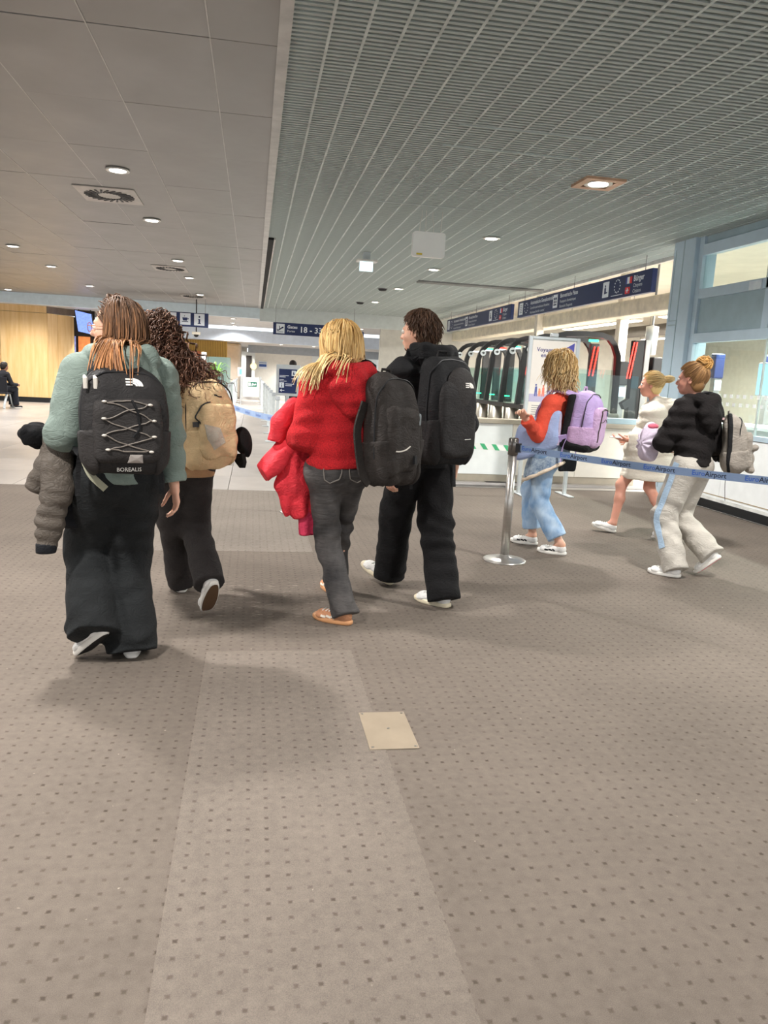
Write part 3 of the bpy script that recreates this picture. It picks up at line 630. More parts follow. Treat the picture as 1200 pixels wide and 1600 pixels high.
stanchion(-.46, 11.7, 'belt stanchion behind the beige backpack', (1, -3.5, 0))
def belt(a, b, label, m, h=.026, sag=.03, n=24):
    """a webbing band between two stanchion heads"""
    a, b = Vector(a), Vector(b); d = (b-a); d.z = 0; d.normalize(); nn = Vector((-d.y, d.x, 0)); V = []; F = []
    for i in range(n+1):
        t = i/n; p = a.lerp(b, t); p.z -= sag*4*t*(1-t)
        for q in (p+Z*h+nn*.001, p-Z*h+nn*.001, p-Z*h-nn*.001, p+Z*h-nn*.001): V.append(q)
    for i in range(n):
        for k in range(4): F.append((4*i+k, 4*i+(k+1) % 4, 4*i+4+(k+1) % 4, 4*i+4+k))
    t = thing('barrier_belt', label, 'belt', tuple(a)); build('webbing', MB().add(V, F), m, t); return t
a, b2 = S0+dS*.06, S1-dS*.06
t = belt(a, b2, 'blue-grey barrier belt printed EuroAirport across the right side', M_belt)
L = (b2-a).length
nb = Vector((dS.y, -dS.x, 0))
if nb.y > 0: nb = -nb
for u in (.02, .36, .70, 1.02, 1.36, 1.70, 2.04):
    if u > L-.3: break
    tt = u/L; p = a.lerp(b2, tt); p.z -= .03*4*tt*(1-tt)+.012; slope = -(.03*4*(1-2*tt))/L
    ax = Vector((dS.x, dS.y, slope)); p = p+nb*.0014
    text('lettering', 'Euro', .045, M_euro, t, p, ax, Z, bold=.001, thick=.0); text('lettering', 'Airport', .045, M_ink, t, p+ax.normalized()*.088, ax, Z, bold=.0008, thick=.0)
t = belt((.44, 7.88, .92), (-.45, 11.64, .92), 'pale blue barrier belt closing the queue lane', M_belt2, h=.035, sag=.04)
# printed marks on it
for u in (.15, .3, .45, .6, .75):
    p = Vector((.44, 7.88, .92)).lerp(Vector((-.45, 11.64, .92)), u); p.z -= .04*4*u*(1-u)
    text('lettering', 'EuroAirport', .05, M_euro, t, p+Vector((-.003, -.003, -.015)), Vector((-.89, 3.76, 0))*-1, Z)
# green and white hazard tape
tp = Vector((2.24, 9.55, .62)); tq = Vector((3.42, 9.50, .585)); dT = (tq-tp).normalized()
t = thing('striped_tape', 'green and white striped barrier tape before the white counter', 'tape', tuple(tp)); Lt = (tq-tp).length
b = MB()
build('tape', MB().obox((tp+tq)/2, dT*(Lt/2), (0, .0012, 0), (0, 0, .038)), mat('tape_white', (240, 242, 238), .5, var=0), t)
k = 0.02
while k < Lt-.12:
    b = MB(); o = tp+dT*k+Vector((0, -.0022, 0)); b.prism([(0, .037), (.06, .037), (.115, -.037), (.055, -.037)], o, dT, Z, (0, -.0006, 0)); build('green_stripe', b, mat('tape_green', (72, 178, 124), .5, var=0), t); k += .155
queue_post(2.2, 9.57, 'slim white post behind the black backpack holding striped tape', 'posts of the right-hand queue row')

# poster stand
t = thing('poster_stand', 'tall pale poster stand with travel poster behind the blonde woman', 'stand', (3.78, 9.5, 0))
W0, W1, HB, HT = 3.42, 4.10, .52, 2.02
build('leg', MB().bbox(W0, W0+.045, 9.48, 9.53, .0, HT, .006), M_alu, t); build('leg', MB().bbox(W1-.045, W1, 9.48, 9.53, .0, HT, .006), M_alu, t)
for zz in (HB, HT-.035): build('cross_bar', MB().bbox(W0+.045, W1-.045, 9.485, 9.525, zz, zz+.035, .005), M_alu, t)
build('panel', MB().box(W0+.045, W1-.045, 9.50, 9.515, HB+.035, HT-.035), mat('panel_back', (206, 206, 202), .5), t)
sh = build('poster', MB().box(W0+.055, W1-.055, 9.496, 9.50, 1.02, HT-.05), mat('poster_cream', (226, 220, 212), .5, var=.01), t)
build('ground_band', MB().box(W0+.055, W1-.055, 9.494, 9.496, 1.20, 1.30), mat('poster_lilac', (182, 176, 204), .5, var=.03), sh)
b = MB()
for k in range(5): b.box(W0+.10, W0+.40, 9.494, 9.496, 1.15-k*.028, 1.157-k*.028)
build('print_lines', b, mat('print_grey', (120, 118, 124), .6, var=0), sh)
text('lettering', 'Voyager', .075, mat('print_violet', (64, 60, 120), .5, var=0), sh, (W0+.11, 9.495, 1.835), X, Z, bold=.001); text('lettering', 'en Europe', .075, MATS['print_violet'], sh, (W0+.17, 9.495, 1.765), X, Z, bold=.001)
lg = build('flag_mark', MB().prism([(0, .05), (.15, .14), (.15, -.06), (.0, -.02)], (W1-.22, 9.495, 1.82), X, Z, (0, -.002, 0)), mat('poster_blue', (84, 86, 168), .5, var=0), sh)
build('mark_lines', MB().box(W1-.20, W1-.10, 9.491, 9.4928, 1.83, 1.838).box(W1-.20, W1-.09, 9.491, 9.4928, 1.81, 1.818), M_signw, lg)
for (dx, m, hh) in ((.14, (92, 100, 160), .16), (.19, (238, 150, 110), .10), (.24, (232, 130, 110), .15), (.31, (120, 104, 150), .18), (.36, (150, 120, 160), .16)):
    b = MB(); o = (W0+dx, 9.495, 1.27+(.04 if dx > .3 else 0)); b.prism([(-.018, 0), (-.004, 0), (0, hh*.4), (.006, 0), (.02, 0), (.016, hh*.75), (.006, hh*.8), (-.012, hh*.75)], o, X, Z, (0, -.002, 0))
    b.cyl((o[0], 9.495, 1.27+hh*.9+(.04 if dx > .3 else 0)), (o[0], 9.493, 1.27+hh*.9+(.04 if dx > .3 else 0)), .012, 8)
    build('printed_figure', b, mat('fig_%d' % m[0]+'_%d' % m[1], m, .5, var=0), sh)
for xx in (W0-.02, W1-.06): build('foot', MB().bbox(xx, xx+.085, 9.28, 9.74, 0, .014, .005), M_alu, t)
build('top_clip', MB().bbox(3.70, 3.80, 9.47, 9.54, HT, HT+.05, .012), M_alu, t)

# navy direction stand in the lanes
t = thing('direction_stand', 'white framed stand with navy direction board behind the red hoodie', 'stand', (.63, 14.5, 0))
build('frame', MB().bbox(.41, .85, 14.48, 14.53, .97, 1.54, .01), M_alu, t); bd = build('board', MB().box(.46, .79, 14.474, 14.48, 1.02, 1.46), M_navy, t)
build('pole', MB().bbox(.595, .655, 14.49, 14.53, 0, .97, .006), M_alu, t); build('foot', MB().bbox(.43, .82, 14.35, 14.65, 0, .015, .004), M_alu, t)
icon_plate(bd, (.69, 14.4738, 1.34), .085, 'person'); icon_plate(bd, (.47, 14.4738, 1.12), .085, 'info')
build('arrow', MB().prism([(0, -.006), (.05, -.006), (.05, -.03), (.085, 0), (.05, .03), (.05, .006), (0, .006)], (.69, 14.474, 1.29), X, Z, (0, -.002, 0)).prism([(0, -.006), (-.05, -.006), (-.05, -.03), (-.085, 0), (-.05, .03), (-.05, .006), (0, .006)], (.565, 14.474, 1.07), X, Z, (0, -.002, 0)), M_signw, bd)
b = MB()
for (x0, x1, z) in ((.47, .64, 1.335), (.47, .58, 1.31), (.47, .55, 1.26), (.47, .60, 1.235), (.58, .74, 1.185), (.58, .70, 1.155)): b.box(x0, x1, 14.471, 14.4738, z, z+.010)
build('text_lines', b, M_signw, bd)
# far lane gate with an exit pictogram
t = thing('lane_gate', 'low white barrier gate with green exit sign closing the lane', 'gate', (-.1, 38, 0))
build('leaf', MB().bbox(-.47, .27, 38.0, 38.06, .12, 1.05, .01), M_white, t)
for x in (-.55, .33): build('post', MB().bbox(x-.05, x+.05, 37.98, 38.08, 0, 1.1, .01), M_alu, t)
sg = build('exit_sign', MB().box(-.26, .16, 37.985, 38.0, .61, .83), mat('exit_green', (26, 116, 92), .5, var=0), t)
build('running_mark', MB().prism([(0, 0), (.05, .0), (.08, .07), (.12, .02), (.15, .02), (.11, .11), (.05, .15), (.02, .1)], (-.10, 37.984, .64), X, Z, (0, -.002, 0)).prism([(0, 0), (.08, 0), (.08, .04), (.14, -.03), (.08, -.08), (.08, -.04), (0, -.04)], (.0, 37.984, .74), X, Z, (0, -.002, 0)).box(-.24, -.13, 37.982, 37.984, .64, .80), M_signw, sg)
t = thing('lane_notice', 'small pale blue notice on a post beside the far column', 'sign', (-.5, 32, 0))
build('panel', MB().obox((-.51, 32, 1.31), (.115, .0, .01), (0, .01, 0), (-.01, 0, .175)), M_signw, t); build('print', MB().box(-.57, -.47, 31.984, 31.99, 1.2, 1.42), mat('print_blue', (110, 168, 224), .5, var=.1, vscale=40), t); build('pole', MB().cyl((-.5, 32.01, 0), (-.5, 32.01, 1.2), .02, 8), M_alu, t)
t = thing('wall_notice', 'small blue and white notice on the far warm white wall', 'sign', (.5, 44, 1.6))
build('panel', MB().box(.26, .72, 43.97, 44.0, 1.5, 1.9), M_signw, t); build('blue_band', MB().box(.29, .69, 43.965, 43.97, 1.6, 1.74).box(.29, .69, 43.965, 43.97, 1.80, 1.83), mat('band_blue', (60, 92, 160), .5), t)
t = thing('blue_banner', 'blue and white banner standing behind the man at far distance', 'sign', (5.0, 30, 0))
build('panel', MB().box(4.88, 5.32, 30, 30.03, .7, 1.40), M_signw, t); build('blue_field', MB().box(4.92, 5.24, 29.99, 30.0, .82, 1.30), mat('banner_blue', (50, 100, 156), .5), t); build('foot', MB().box(4.9, 5.3, 29.9, 30.15, 0, .03).box(5.06, 5.12, 30, 30.03, .03, .7), M_alu, t)
t = thing('banner_totem', 'slim white totem with a red mark left of the potted palm', 'totem', (-1.48, 24, 0))
build('body', MB().bbox(-1.55, -1.40, 24, 24.08, .03, 1.86, .01), M_white, t); build('red_mark', MB().box(-1.53, -1.44, 23.99, 24.0, 1.42, 1.46), mat('mark_red', (220, 70, 80), .5), t); build('foot', MB().bbox(-1.65, -1.3, 23.9, 24.2, 0, .03, .005), M_alu, t)
# screen of yellow slats with mural
ys = thing('slatted_screen', 'tall yellow wooden slatted screen with an orange fern mural', 'screen', (-2, 36, 0))
build('backing', MB().box(-4.6, -1.2, 36.05, 36.1, 0, 2.6), mat('screen_backing', (186, 140, 60), .7), ys)
b = MB()
for k in range(46): x = -4.58+k*.074; b.box(x, x+.046, 35.98, 36.05, 0, 2.58)
o = build('slats', b, mat('slat_yellow', (226, 186, 98), .5, var=.06, stretch=(8, 8, .5)), ys); o['kind'] = 'stuff'
mu = build('mural', MB().box(-3.4, -2.35, 35.9, 35.95, .6, 2.1), mat('mural_orange', (214, 128, 88), .6, var=.1, vscale=3), ys)
for a in range(9):
    th = math.radians(15+a*18); build('fern_leaf', MB().obox((-2.75+.28*math.cos(th), 35.89, 1.5+.28*math.sin(th)), (.28*math.cos(th), 0, .28*math.sin(th)), (-.025*math.sin(th), 0, .025*math.cos(th)), (0, .004, 0)), mat('fern_brown', (150, 78, 56), .6), mu)
# potted palm
t = thing('potted_palm', 'bright green potted palm in a tall grey planter', 'plant', (-1.1, 22, 0))
build('planter', MB().lathe([(.15, 0), (.17, .02), (.19, 1.10), (.175, 1.10), (.165, 1.04), (.02, 1.04)], (-1.05, 22, 0), 24), mat('planter_grey', (138, 146, 152), .4, .3), t, True)
lm = mat('palm_green', (140, 196, 96), .5, var=.2, vscale=8)
for k in range(26):
    a = k*2.4; rr = random.uniform(.22, .42); hh = random.uniform(.22, .55); b = MB(); V = []
    dirv = Vector((math.cos(a), math.sin(a), 0)); sd = Vector((-dirv.y, dirv.x, 0)); P0 = Vector((-1.05, 22, 1.04))
    pts = [P0+dirv*(rr*u)+Z*(hh*math.sin(u*2.1)/math.sin(1.57)) for u in (0, .25, .5, .75, 1)]
    F = []
    for i, p in enumerate(pts):
        w = (.006, .03, .04, .03, .003)[i]; V += [p-sd*w, p+Z*.008, p+sd*w]
    for i in range(4):
        for q in (0, 1): F.append((3*i+q, 3*i+q+1, 3*i+q+4, 3*i+q+3))
    build('leaf', MB().add(V, F), lm, t)
build('soil', MB().lathe([(.16, .0), (.16, .02), (.01, .03)], (-1.05, 22, 1.03), 16), M_dark, t)
t = thing('glass_partition', 'greenish glass partition behind the potted palm', 'partition', (-1.0, 25, 0))
build('pane', MB().box(-1.5, -.72, 25, 25.015, .05, 1.75), mat('teal_glass', (168, 204, 200), .15, alpha=.55, var=0), t); build('rail', MB().box(-1.5, -.72, 24.98, 25.035, 0, .06), M_alu, t)
# hanging screens and shop posters at left
t = thing('flight_screen', 'blue departures screen hanging beside the oak block', 'screen', (-5.55, 27.5, 2.3))
build('case', MB().obox((-5.56, 27.53, 2.66), (.27, .02, -.05), (0, .04, 0), (-.05, 0, .36)), M_blk, t)
build('display', MB().obox((-5.56, 27.485, 2.66), (.25, .018, -.047), (0, .004, 0), (-.046, 0, .335)), mat('display_blue', (126, 150, 226), .3, emit=(120, 150, 230), estr=.9, var=.15, vscale=14), t)
for dx in (-.2, .18): build('hanger', MB().cyl((-5.56+dx, 27.54, 3.0), (-5.56+dx, 27.54, 3.1), .015, 8), M_blk, t)
sb = thing('shop_front', 'dark shop front with two lit posters behind the oak block', 'shop', (-6.2, 30, 0))
build('back', MB().box(-8, -5.2, 30.1, 30.3, 0, 2.95), M_dark, sb)
p1 = build('lit_poster', MB().box(-6.66, -6.40, 30.0, 30.09, .8, 2.28), mat('poster_city', (150, 160, 206), .4, emit=(140, 150, 210), estr=.5, var=.3, vscale=7, stretch=(4, 1, 1)), sb)
p2 = build('lit_poster', MB().box(-6.30, -5.90, 30.0, 30.09, 1.1, 2.28), mat('poster_orange', (242, 150, 90), .4, emit=(240, 140, 80), estr=.5, var=.25, vscale=5), sb)
build('counter', MB().bbox(-6.7, -5.6, 29.6, 29.9, 0, .95, .01), mat('shop_pale', (200, 214, 232), .4, var=.2, vscale=9), sb)
# bench seats at far left
for i, x in enumerate((-7.62, -6.98)):
    t = thing('waiting_chair', ['black waiting chair with steel legs before the oak wall, farther from the edge', 'black waiting chair with steel legs before the oak wall, nearest to the middle'][1-i] if False else ['black waiting chair cut by the left picture edge', 'black waiting chair with the seated traveller before the oak wall'][i], 'chair', (x, 23, 0), 'waiting chairs by the oak wall')
    build('backrest', MB().obox((x, 22.86, .66), (.29, 0, 0), (0, .02, .004), (-.0, -.03, .20)), mat('leather_black', (24, 27, 36), .4), t)
    build('seat', MB().bbox(x-.29, x+.29, 22.86, 23.36, .40, .455, .02), mat('leather_black'), t)
    for dx in (-.24, .24): build('leg', MB().tube([(x+dx, 23.0, .40), (x+dx-.03, 22.86, .12), (x+dx-.03, 22.84, 0)], [.035, .03, .03], 8), M_alu, t); build('leg', MB().tube([(x+dx, 23.25, .40), (x+dx+.04, 23.4, 0)], .02, 8), M_alu, t)
# brass floor plate
t = thing('floor_plate', 'beige metal floor box plate with corner screws set in the carpet', 'plate', (.57, 2.875, 0))
build('plate', MB().bbox(.472, .668, 2.712, 3.041, .0, .005, .0015), mat('plate_beige', (160, 146, 127), .42, .3, var=.04), t)
for dx, dy in ((.485, 2.728), (.655, 2.728), (.485, 3.025), (.655, 3.025), (.573, 2.885)): build('screw', MB().lathe([(.006, .004), (.006, .0065), (.001, .007)], (dx, dy, 0), 8), M_steel, t)
# ================================================================ BODIES, CLOTHES AND BAGS: distance fields turned into one closed surface each
A3 = lambda p: np.asarray(p, float)
def nrm(v): v = A3(v); return v/(np.linalg.norm(v)+1e-12)
def smin(a, b, k):
    h = np.clip(.5+.5*(b-a)/k, 0, 1); return b*(1-h)+a*h-k*h*(1-h)
def smax(a, b, k): return -smin(-a, -b, k)
def wob(P, f, s=0.):
    """smooth pseudo-noise in -1..1"""
    x, y, z = P[:, 0]*f, P[:, 1]*f, P[:, 2]*f
    return (np.sin(x*1.0+1.7*np.sin(y*.8+s)+s)+np.sin(y*1.13+1.3*np.sin(z*.9+s*2)+2.1*s)+np.sin(z*.97+1.5*np.sin(x*.7-s)+.7*s))/3
def cone(a, b, ra, rb):
    a, b = A3(a), A3(b); ab = b-a; L2 = ab@ab
    def f(P):
        t = np.clip((P-a)@ab/L2, 0, 1); return np.linalg.norm(P-a-t[:, None]*ab, axis=1)-(ra+(rb-ra)*t)
    return f
def fcone(a, b, ra, rb, amp=.0, freq=60., c=.5, w=.3, seed=0., tw=1.5):
    """limb of cloth: tapered tube whose folds gather around the fraction c of its length"""
    a, b = A3(a), A3(b); ab = b-a; L2 = ab@ab; L = math.sqrt(L2); n = ab/L
    u = nrm(np.cross(n, [.3, .9, .2])); v = np.cross(n, u)
    def f(P):
        q = P-a; t0 = q@ab/L2; t = np.clip(t0, 0, 1); r = q-t[:, None]*ab
        d = np.linalg.norm(r, axis=1)-(ra+(rb-ra)*t)
        if amp:
            th = np.arctan2(r@v, r@u); wb = wob(P, 13, seed); w2 = wob(P, 21, seed+3)
            ph = freq*.62*t0*L+(tw+.8)*np.sin(th+seed)+2.6*wb+.8*np.sin(2*th+seed*2.3)
            s1 = np.sin(ph); d = d-amp*np.exp(-((t0-c)/w)**2)*(.55+.45*w2)*(np.sign(s1)*np.abs(s1)**.8*.8+.35*np.sin(ph*.47+4*w2))
        return d
    return f
def econe(a, b, ra, rb, side, flat=.7):
    """tapered capsule with an elliptical section: ra, rb half widths along side, flat = depth / width"""
    a, b = A3(a), A3(b); ab = b-a; L2 = ab@ab; n = nrm(ab); s = A3(side); s = nrm(s-n*(s@n)); m = np.cross(n, s)
    def f(P):
        q = P-a; t = np.clip(q@ab/L2, 0, 1); r = q-t[:, None]*ab
        return (np.sqrt((r@s)**2+((r@m)/flat)**2+((r@n)/flat)**2)-(ra+(rb-ra)*t))*(.5+.5*flat)
    return f
def ell(c, rad, R=None):
    c = A3(c); rad = A3(rad)
    def f(P):
        q = P-c
        if R is not None: q = q@R      # columns of R = axes
        k0 = np.linalg.norm(q/rad, axis=1); k1 = np.linalg.norm(q/rad**2, axis=1)
        return k0*(k0-1)/np.maximum(k1, 1e-6)
    return f
def rbox(c, half, R=None, rad=.03):
    c = A3(c); h = A3(half)-rad
    def f(P):
        q = P-c
        if R is not None: q = q@R
        q = np.abs(q)-h; return np.linalg.norm(np.maximum(q, 0), axis=1)+np.minimum(q.max(axis=1), 0)-rad
    return f
def uni(fs, k=.02):
    def f(P):
        d = fs[0](P)
        for g in fs[1:]: d = smin(d, g(P), k)
        return d
    return f
def cutp(f, p, n, k=.004):
    """keeps the side of the plane the normal n points away from"""
    p, n = A3(p), nrm(n)
    return lambda P: smax(f(P), (P-p)@n, k)
def sub(f, g, k=.005): return lambda P: smax(f(P), -g(P), k)
def shell(f, off): return lambda P: f(P)-off
def noisy(f, amp, fr, s=0., st=(1, 1, 1)):
    st = A3(st); return lambda P: f(P)-amp*wob(P*st, fr, s)
def grad(f, P, e=.003):
    g = np.stack([f(P+np.eye(3)[i]*e)-f(P-np.eye(3)[i]*e) for i in range(3)], 1); return g/(np.linalg.norm(g, axis=1)[:, None]+1e-9)
def sdf_mesh(fn, lo, hi, h, B=4):
    lo, hi = A3(lo), A3(hi); nb = np.maximum(1, np.ceil((hi-lo)/(h*B)).astype(int)); n = nb*B
    ax = [lo[i]+(np.arange(nb[i])+.5)*h*B for i in range(3)]
    C = np.stack(np.meshgrid(*ax, indexing='ij'), -1).reshape(-1, 3)
    dc = fn(C); act = np.abs(dc) < B*h*1.12+.005
    D = np.repeat(np.repeat(np.repeat(dc.reshape(nb), B, 0), B, 1), B, 2)
    off = np.stack(np.meshgrid(*[np.arange(B)]*3, indexing='ij'), -1).reshape(-1, 3)
    ib = np.stack(np.unravel_index(np.nonzero(act)[0], nb), 1)
    I = (ib[:, None, :]*B+off[None]).reshape(-1, 3)
    if len(I) == 0: return np.zeros((0, 3)), []
    D[I[:, 0], I[:, 1], I[:, 2]] = fn(lo+(I+.5)*h)
    S = D < 0
    cs = np.zeros(n-1, int)
    cor = [(i, j, k) for i in (0, 1) for j in (0, 1) for k in (0, 1)]
    for (i, j, k) in cor: cs += S[i:n[0]-1+i, j:n[1]-1+j, k:n[2]-1+k]
    cells = np.stack(np.nonzero((cs > 0) & (cs < 8)), 1)
    if len(cells) == 0: return np.zeros((0, 3)), []
    idx = -np.ones(n-1, int); idx[cells[:, 0], cells[:, 1], cells[:, 2]] = np.arange(len(cells))
    V = np.zeros((len(cells), 3)); W = np.zeros(len(cells))
    for a in range(8):
        for b in range(a+1, 8):
            ca, cb = np.array(cor[a]), np.array(cor[b])
            if np.abs(ca-cb).sum() != 1: continue
            pa, pb = cells+ca, cells+cb
            da, db = D[pa[:, 0], pa[:, 1], pa[:, 2]], D[pb[:, 0], pb[:, 1], pb[:, 2]]
            m = (da < 0) != (db < 0); t = np.where(m, da/np.where(m, da-db, 1), 0)
            V += np.where(m[:, None], ca+(cb-ca)*t[:, None], 0); W += m
    V = lo+(cells+.5+V/W[:, None])*h
    F = []
    for d in range(3):
        o1, o2 = (d+1) % 3, (d+2) % 3
        sl0 = [slice(0, None)]*3; sl1 = [slice(0, None)]*3; sl0[d] = slice(0, n[d]-1); sl1[d] = slice(1, n[d])
        s0, s1 = S[tuple(sl0)], S[tuple(sl1)]
        e = np.stack(np.nonzero(s0 != s1), 1); e = e[(e[:, o1] > 0) & (e[:, o2] > 0) & (e[:, o1] < n[o1]-1) & (e[:, o2] < n[o2]-1)]
        q = []
        for (u, v) in ((-1, -1), (0, -1), (0, 0), (-1, 0)):
            p = e.copy(); p[:, o1] += u; p[:, o2] += v; q.append(idx[p[:, 0], p[:, 1], p[:, 2]])
        q = np.stack(q, 1); flip = ~S[e[:, 0], e[:, 1], e[:, 2]]; q[flip] = q[flip][:, ::-1]; F.append(q)
    F = np.concatenate(F); F = F[(F >= 0).all(1)]
    return V, F
def sobj(name, fn, lo, hi, h, m, parent=None, props=None, iters=1):
    """distance field -> smooth mesh object"""
    V, F = sdf_mesh(fn, lo, hi, h)
    base = np.array(origin(parent)) if parent is not None else np.zeros(3)
    me = bpy.data.meshes.new(name); me.vertices.add(len(V)); me.vertices.foreach_set('co', (V-base).astype(np.float32).ravel())
    nf = len(F); me.loops.add(nf*4); me.polygons.add(nf)
    me.loops.foreach_set('vertex_index', np.asarray(F, np.int32).ravel()); me.polygons.foreach_set('loop_start', np.arange(0, nf*4, 4, dtype=np.int32)); me.polygons.foreach_set('loop_total', np.full(nf, 4, np.int32))
    me.update(); me.validate(); me.shade_smooth(); me.materials.append(m)
    o = bpy.data.objects.new(name, me); col.objects.link(o)
    if parent is not None: o.parent = parent
    for k, v in (props or {}).items(): o[k] = v
    return o
def bnd(pts, pad):
    P = np.array([A3(p) for p in pts]); return P.min(0)-pad, P.max(0)+pad

# ---------------------------------------------------------------- cloth and skin
def cloth(name, rgb, rough=.85, var=.1, vscale=9, fine=.25, fscale=420., fold=.7, sheen=.0):
    if name in MATS: return MATS[name]
    k = NT(name); P = k.coord('Object'); c = lin(rgb)
    f = k.noise(vscale, 4, P); g = k.noise(fscale, 2, P)
    v = k.math('ADD', k.math('MULTIPLY', f, .65), k.math('MULTIPLY', g, .35))
    k.set(**{'Base Color': k.mix(k.ramp(v, .32, .68), tuple(x*(1-var*2) for x in c[:3])+(1,), tuple(min(1, x*(1+var*2)) for x in c[:3])+(1,)), 'Roughness': rough, 'Sheen Weight': sheen})
    k.b.inputs['Specular IOR Level'].default_value = .3
    nz = k.n('ShaderNodeTexNoise'); k.put(nz.inputs['Vector'], k.mapping(P, (1, 1, 1.7), (.4, .3, 0))); nz.inputs['Scale'].default_value = 11; nz.inputs['Detail'].default_value = 5; nz.inputs['Roughness'].default_value = .62; nz.inputs['Distortion'].default_value = 1.6
    cr = k.math('ABSOLUTE', k.math('SUBTRACT', nz.outputs[0], .5))
    h = k.math('ADD', k.math('MULTIPLY', g, fine*.18), k.math('MULTIPLY', k.math('SQRT', cr), fold)); k.bump(h, .55, .022)
    MATS[name] = k.m; return k.m
def skin_mat(name, rgb):
    k = NT(name); P = k.coord('Object'); c = lin(rgb)
    k.set(**{'Base Color': k.mix(k.ramp(k.noise(14, 3, P), .3, .7), tuple(x*.9 for x in c[:3])+(1,), (min(1, c[0]*1.08), c[1]*1.02, c[2], 1)), 'Roughness': .5, 'Subsurface Weight': .12})
    k.b.inputs['Subsurface Radius'].default_value = (.02, .008, .004); MATS[name] = k.m; return k.m
def hair_mat(name, root, tip, dark, split=.5):
    k = NT(name)
    a = k.n('ShaderNodeAttribute', attribute_name='along').outputs['Fac']; r = k.n('ShaderNodeAttribute', attribute_name='tint').outputs['Fac']
    c = k.mix(k.ramp(a, split-.35, split+.35), lin(root), lin(tip)); c = k.mix(k.math('MULTIPLY', r, .75), c, lin(dark))
    k.set(**{'Base Color': c, 'Roughness': .58}); k.b.inputs['Specular IOR Level'].default_value = .3
    MATS[name] = k.m; return k.m
M_eye = mat('eye_white', (232, 228, 222), .25, var=0)
M_sole = mat('sole_white', (236, 232, 224), .6, var=.03)

# ---------------------------------------------------------------- hands, head, body
def hand_fns(wr, d, back, thumb_side, curl=.5, L=.18):
    """palm and five fingers. wr wrist, d direction of the palm, back = normal of the back of the hand, thumb_side = unit towards the thumb; curl 0 flat .. 1 fist"""
    wr, d, back, s = A3(wr), nrm(d), nrm(back), nrm(thumb_side); back = nrm(back-d*(back@d)); s = nrm(s-d*(s@d)-back*(s@back)); k = L/.18
    fs = [econe(wr-d*.02, wr+d*.03*k, .027*k, .033*k, s, .68), econe(wr+d*.03*k, wr+d*.085*k, .034*k, .039*k, s, .42)]
    for i, (o, l) in enumerate(((.030, .070), (.010, .080), (-.010, .074), (-.029, .058))):
        p = wr+d*(.094*k)+s*(o*k); dirn = d; r = (.0088, .0090, .0087, .0078)[i]*k
        for j, fr in enumerate((.45, .32, .23)):
            an = curl*(.75, .95, .7)[j]+.06; ca, sa = math.cos(an), math.sin(an)
            dirn = nrm(dirn*ca-back*sa*1.0 if j == 0 else dirn*ca-np.cross(s, dirn)*sa*(1 if np.cross(s, d)@back > 0 else -1))
            q = p+dirn*(l*fr*k); fs.append(cone(p, q, r*(1-.07*j), r*(1-.07*(j+1)))); p = q
    p = wr+d*.022*k+s*.026*k-back*.006
    dirn = nrm(s*.75+d*.75-back*.35*(1+curl)); q = p+dirn*.042*k; fs.append(cone(p, q, .013*k, .011*k))
    dirn = nrm(s*.25+d*.95-back*.4*(1+curl)); q2 = q+dirn*.032*k; fs.append(cone(q, q2, .0108*k, .0095*k))
    q3 = q2+nrm(dirn*.9-back*.2*curl)*.026*k; fs.append(cone(q2, q3, .0095*k, .008*k))
    return fs
def head_frame(face, up=(0, 0, 1)):
    f = nrm(face); u = A3(up); u = nrm(u-f*(u@f)); r = np.cross(f, u); return np.stack([r, f, u], 1)   # columns right, forward, up
def head_fn(c, R, s=1.):
    """head with brow, eye sockets, nose, lips, chin and ears; c = centre of the head"""
    c = A3(c)
    def L(x, y, z): return c+R@A3((x*s, y*s, z*s))
    E = lambda x, y, z, a, b, d: ell(L(x, y, z), (a*s, b*s, d*s), R)
    base = uni([E(0, -.012, .030, .077, .097, .088), E(0, .024, -.035, .060, .068, .080), E(0, .055, -.088, .026, .026, .022)], .035)
    base = uni([base, E(0, .083, .020, .046, .014, .012), E(.042, .060, -.030, .018, .022, .02), E(-.042, .060, -.030, .018, .022, .02)], .02)
    for sx in (-1, 1): base = sub(base, E(sx*.031, .101, .002, .017, .014, .011), .012)
    ad = [cone(L(0, .088, .006), L(0, .110, -.030), .008*s, .0125*s), cone(L(-.011, .098, -.033), L(.011, .098, -.033), .0085*s, .0085*s), E(0, .090, -.056, .024, .011, .0065), E(0, .088, -.067, .020, .012, .0075)]
    ears = [E(sx*.078, -.010, -.006, .009, .020, .032) for sx in (-1, 1)]
    base = uni([base]+ad, .010); earcut = [E(sx*.090, -.008, -.004, .008, .011, .020) for sx in (-1, 1)]
    e = uni(ears, .004)
    for q in earcut: e = sub(e, q, .004)
    return uni([base, e], .008)
def lerp(a, b, t): return A3(a)*(1-t)+A3(b)*t
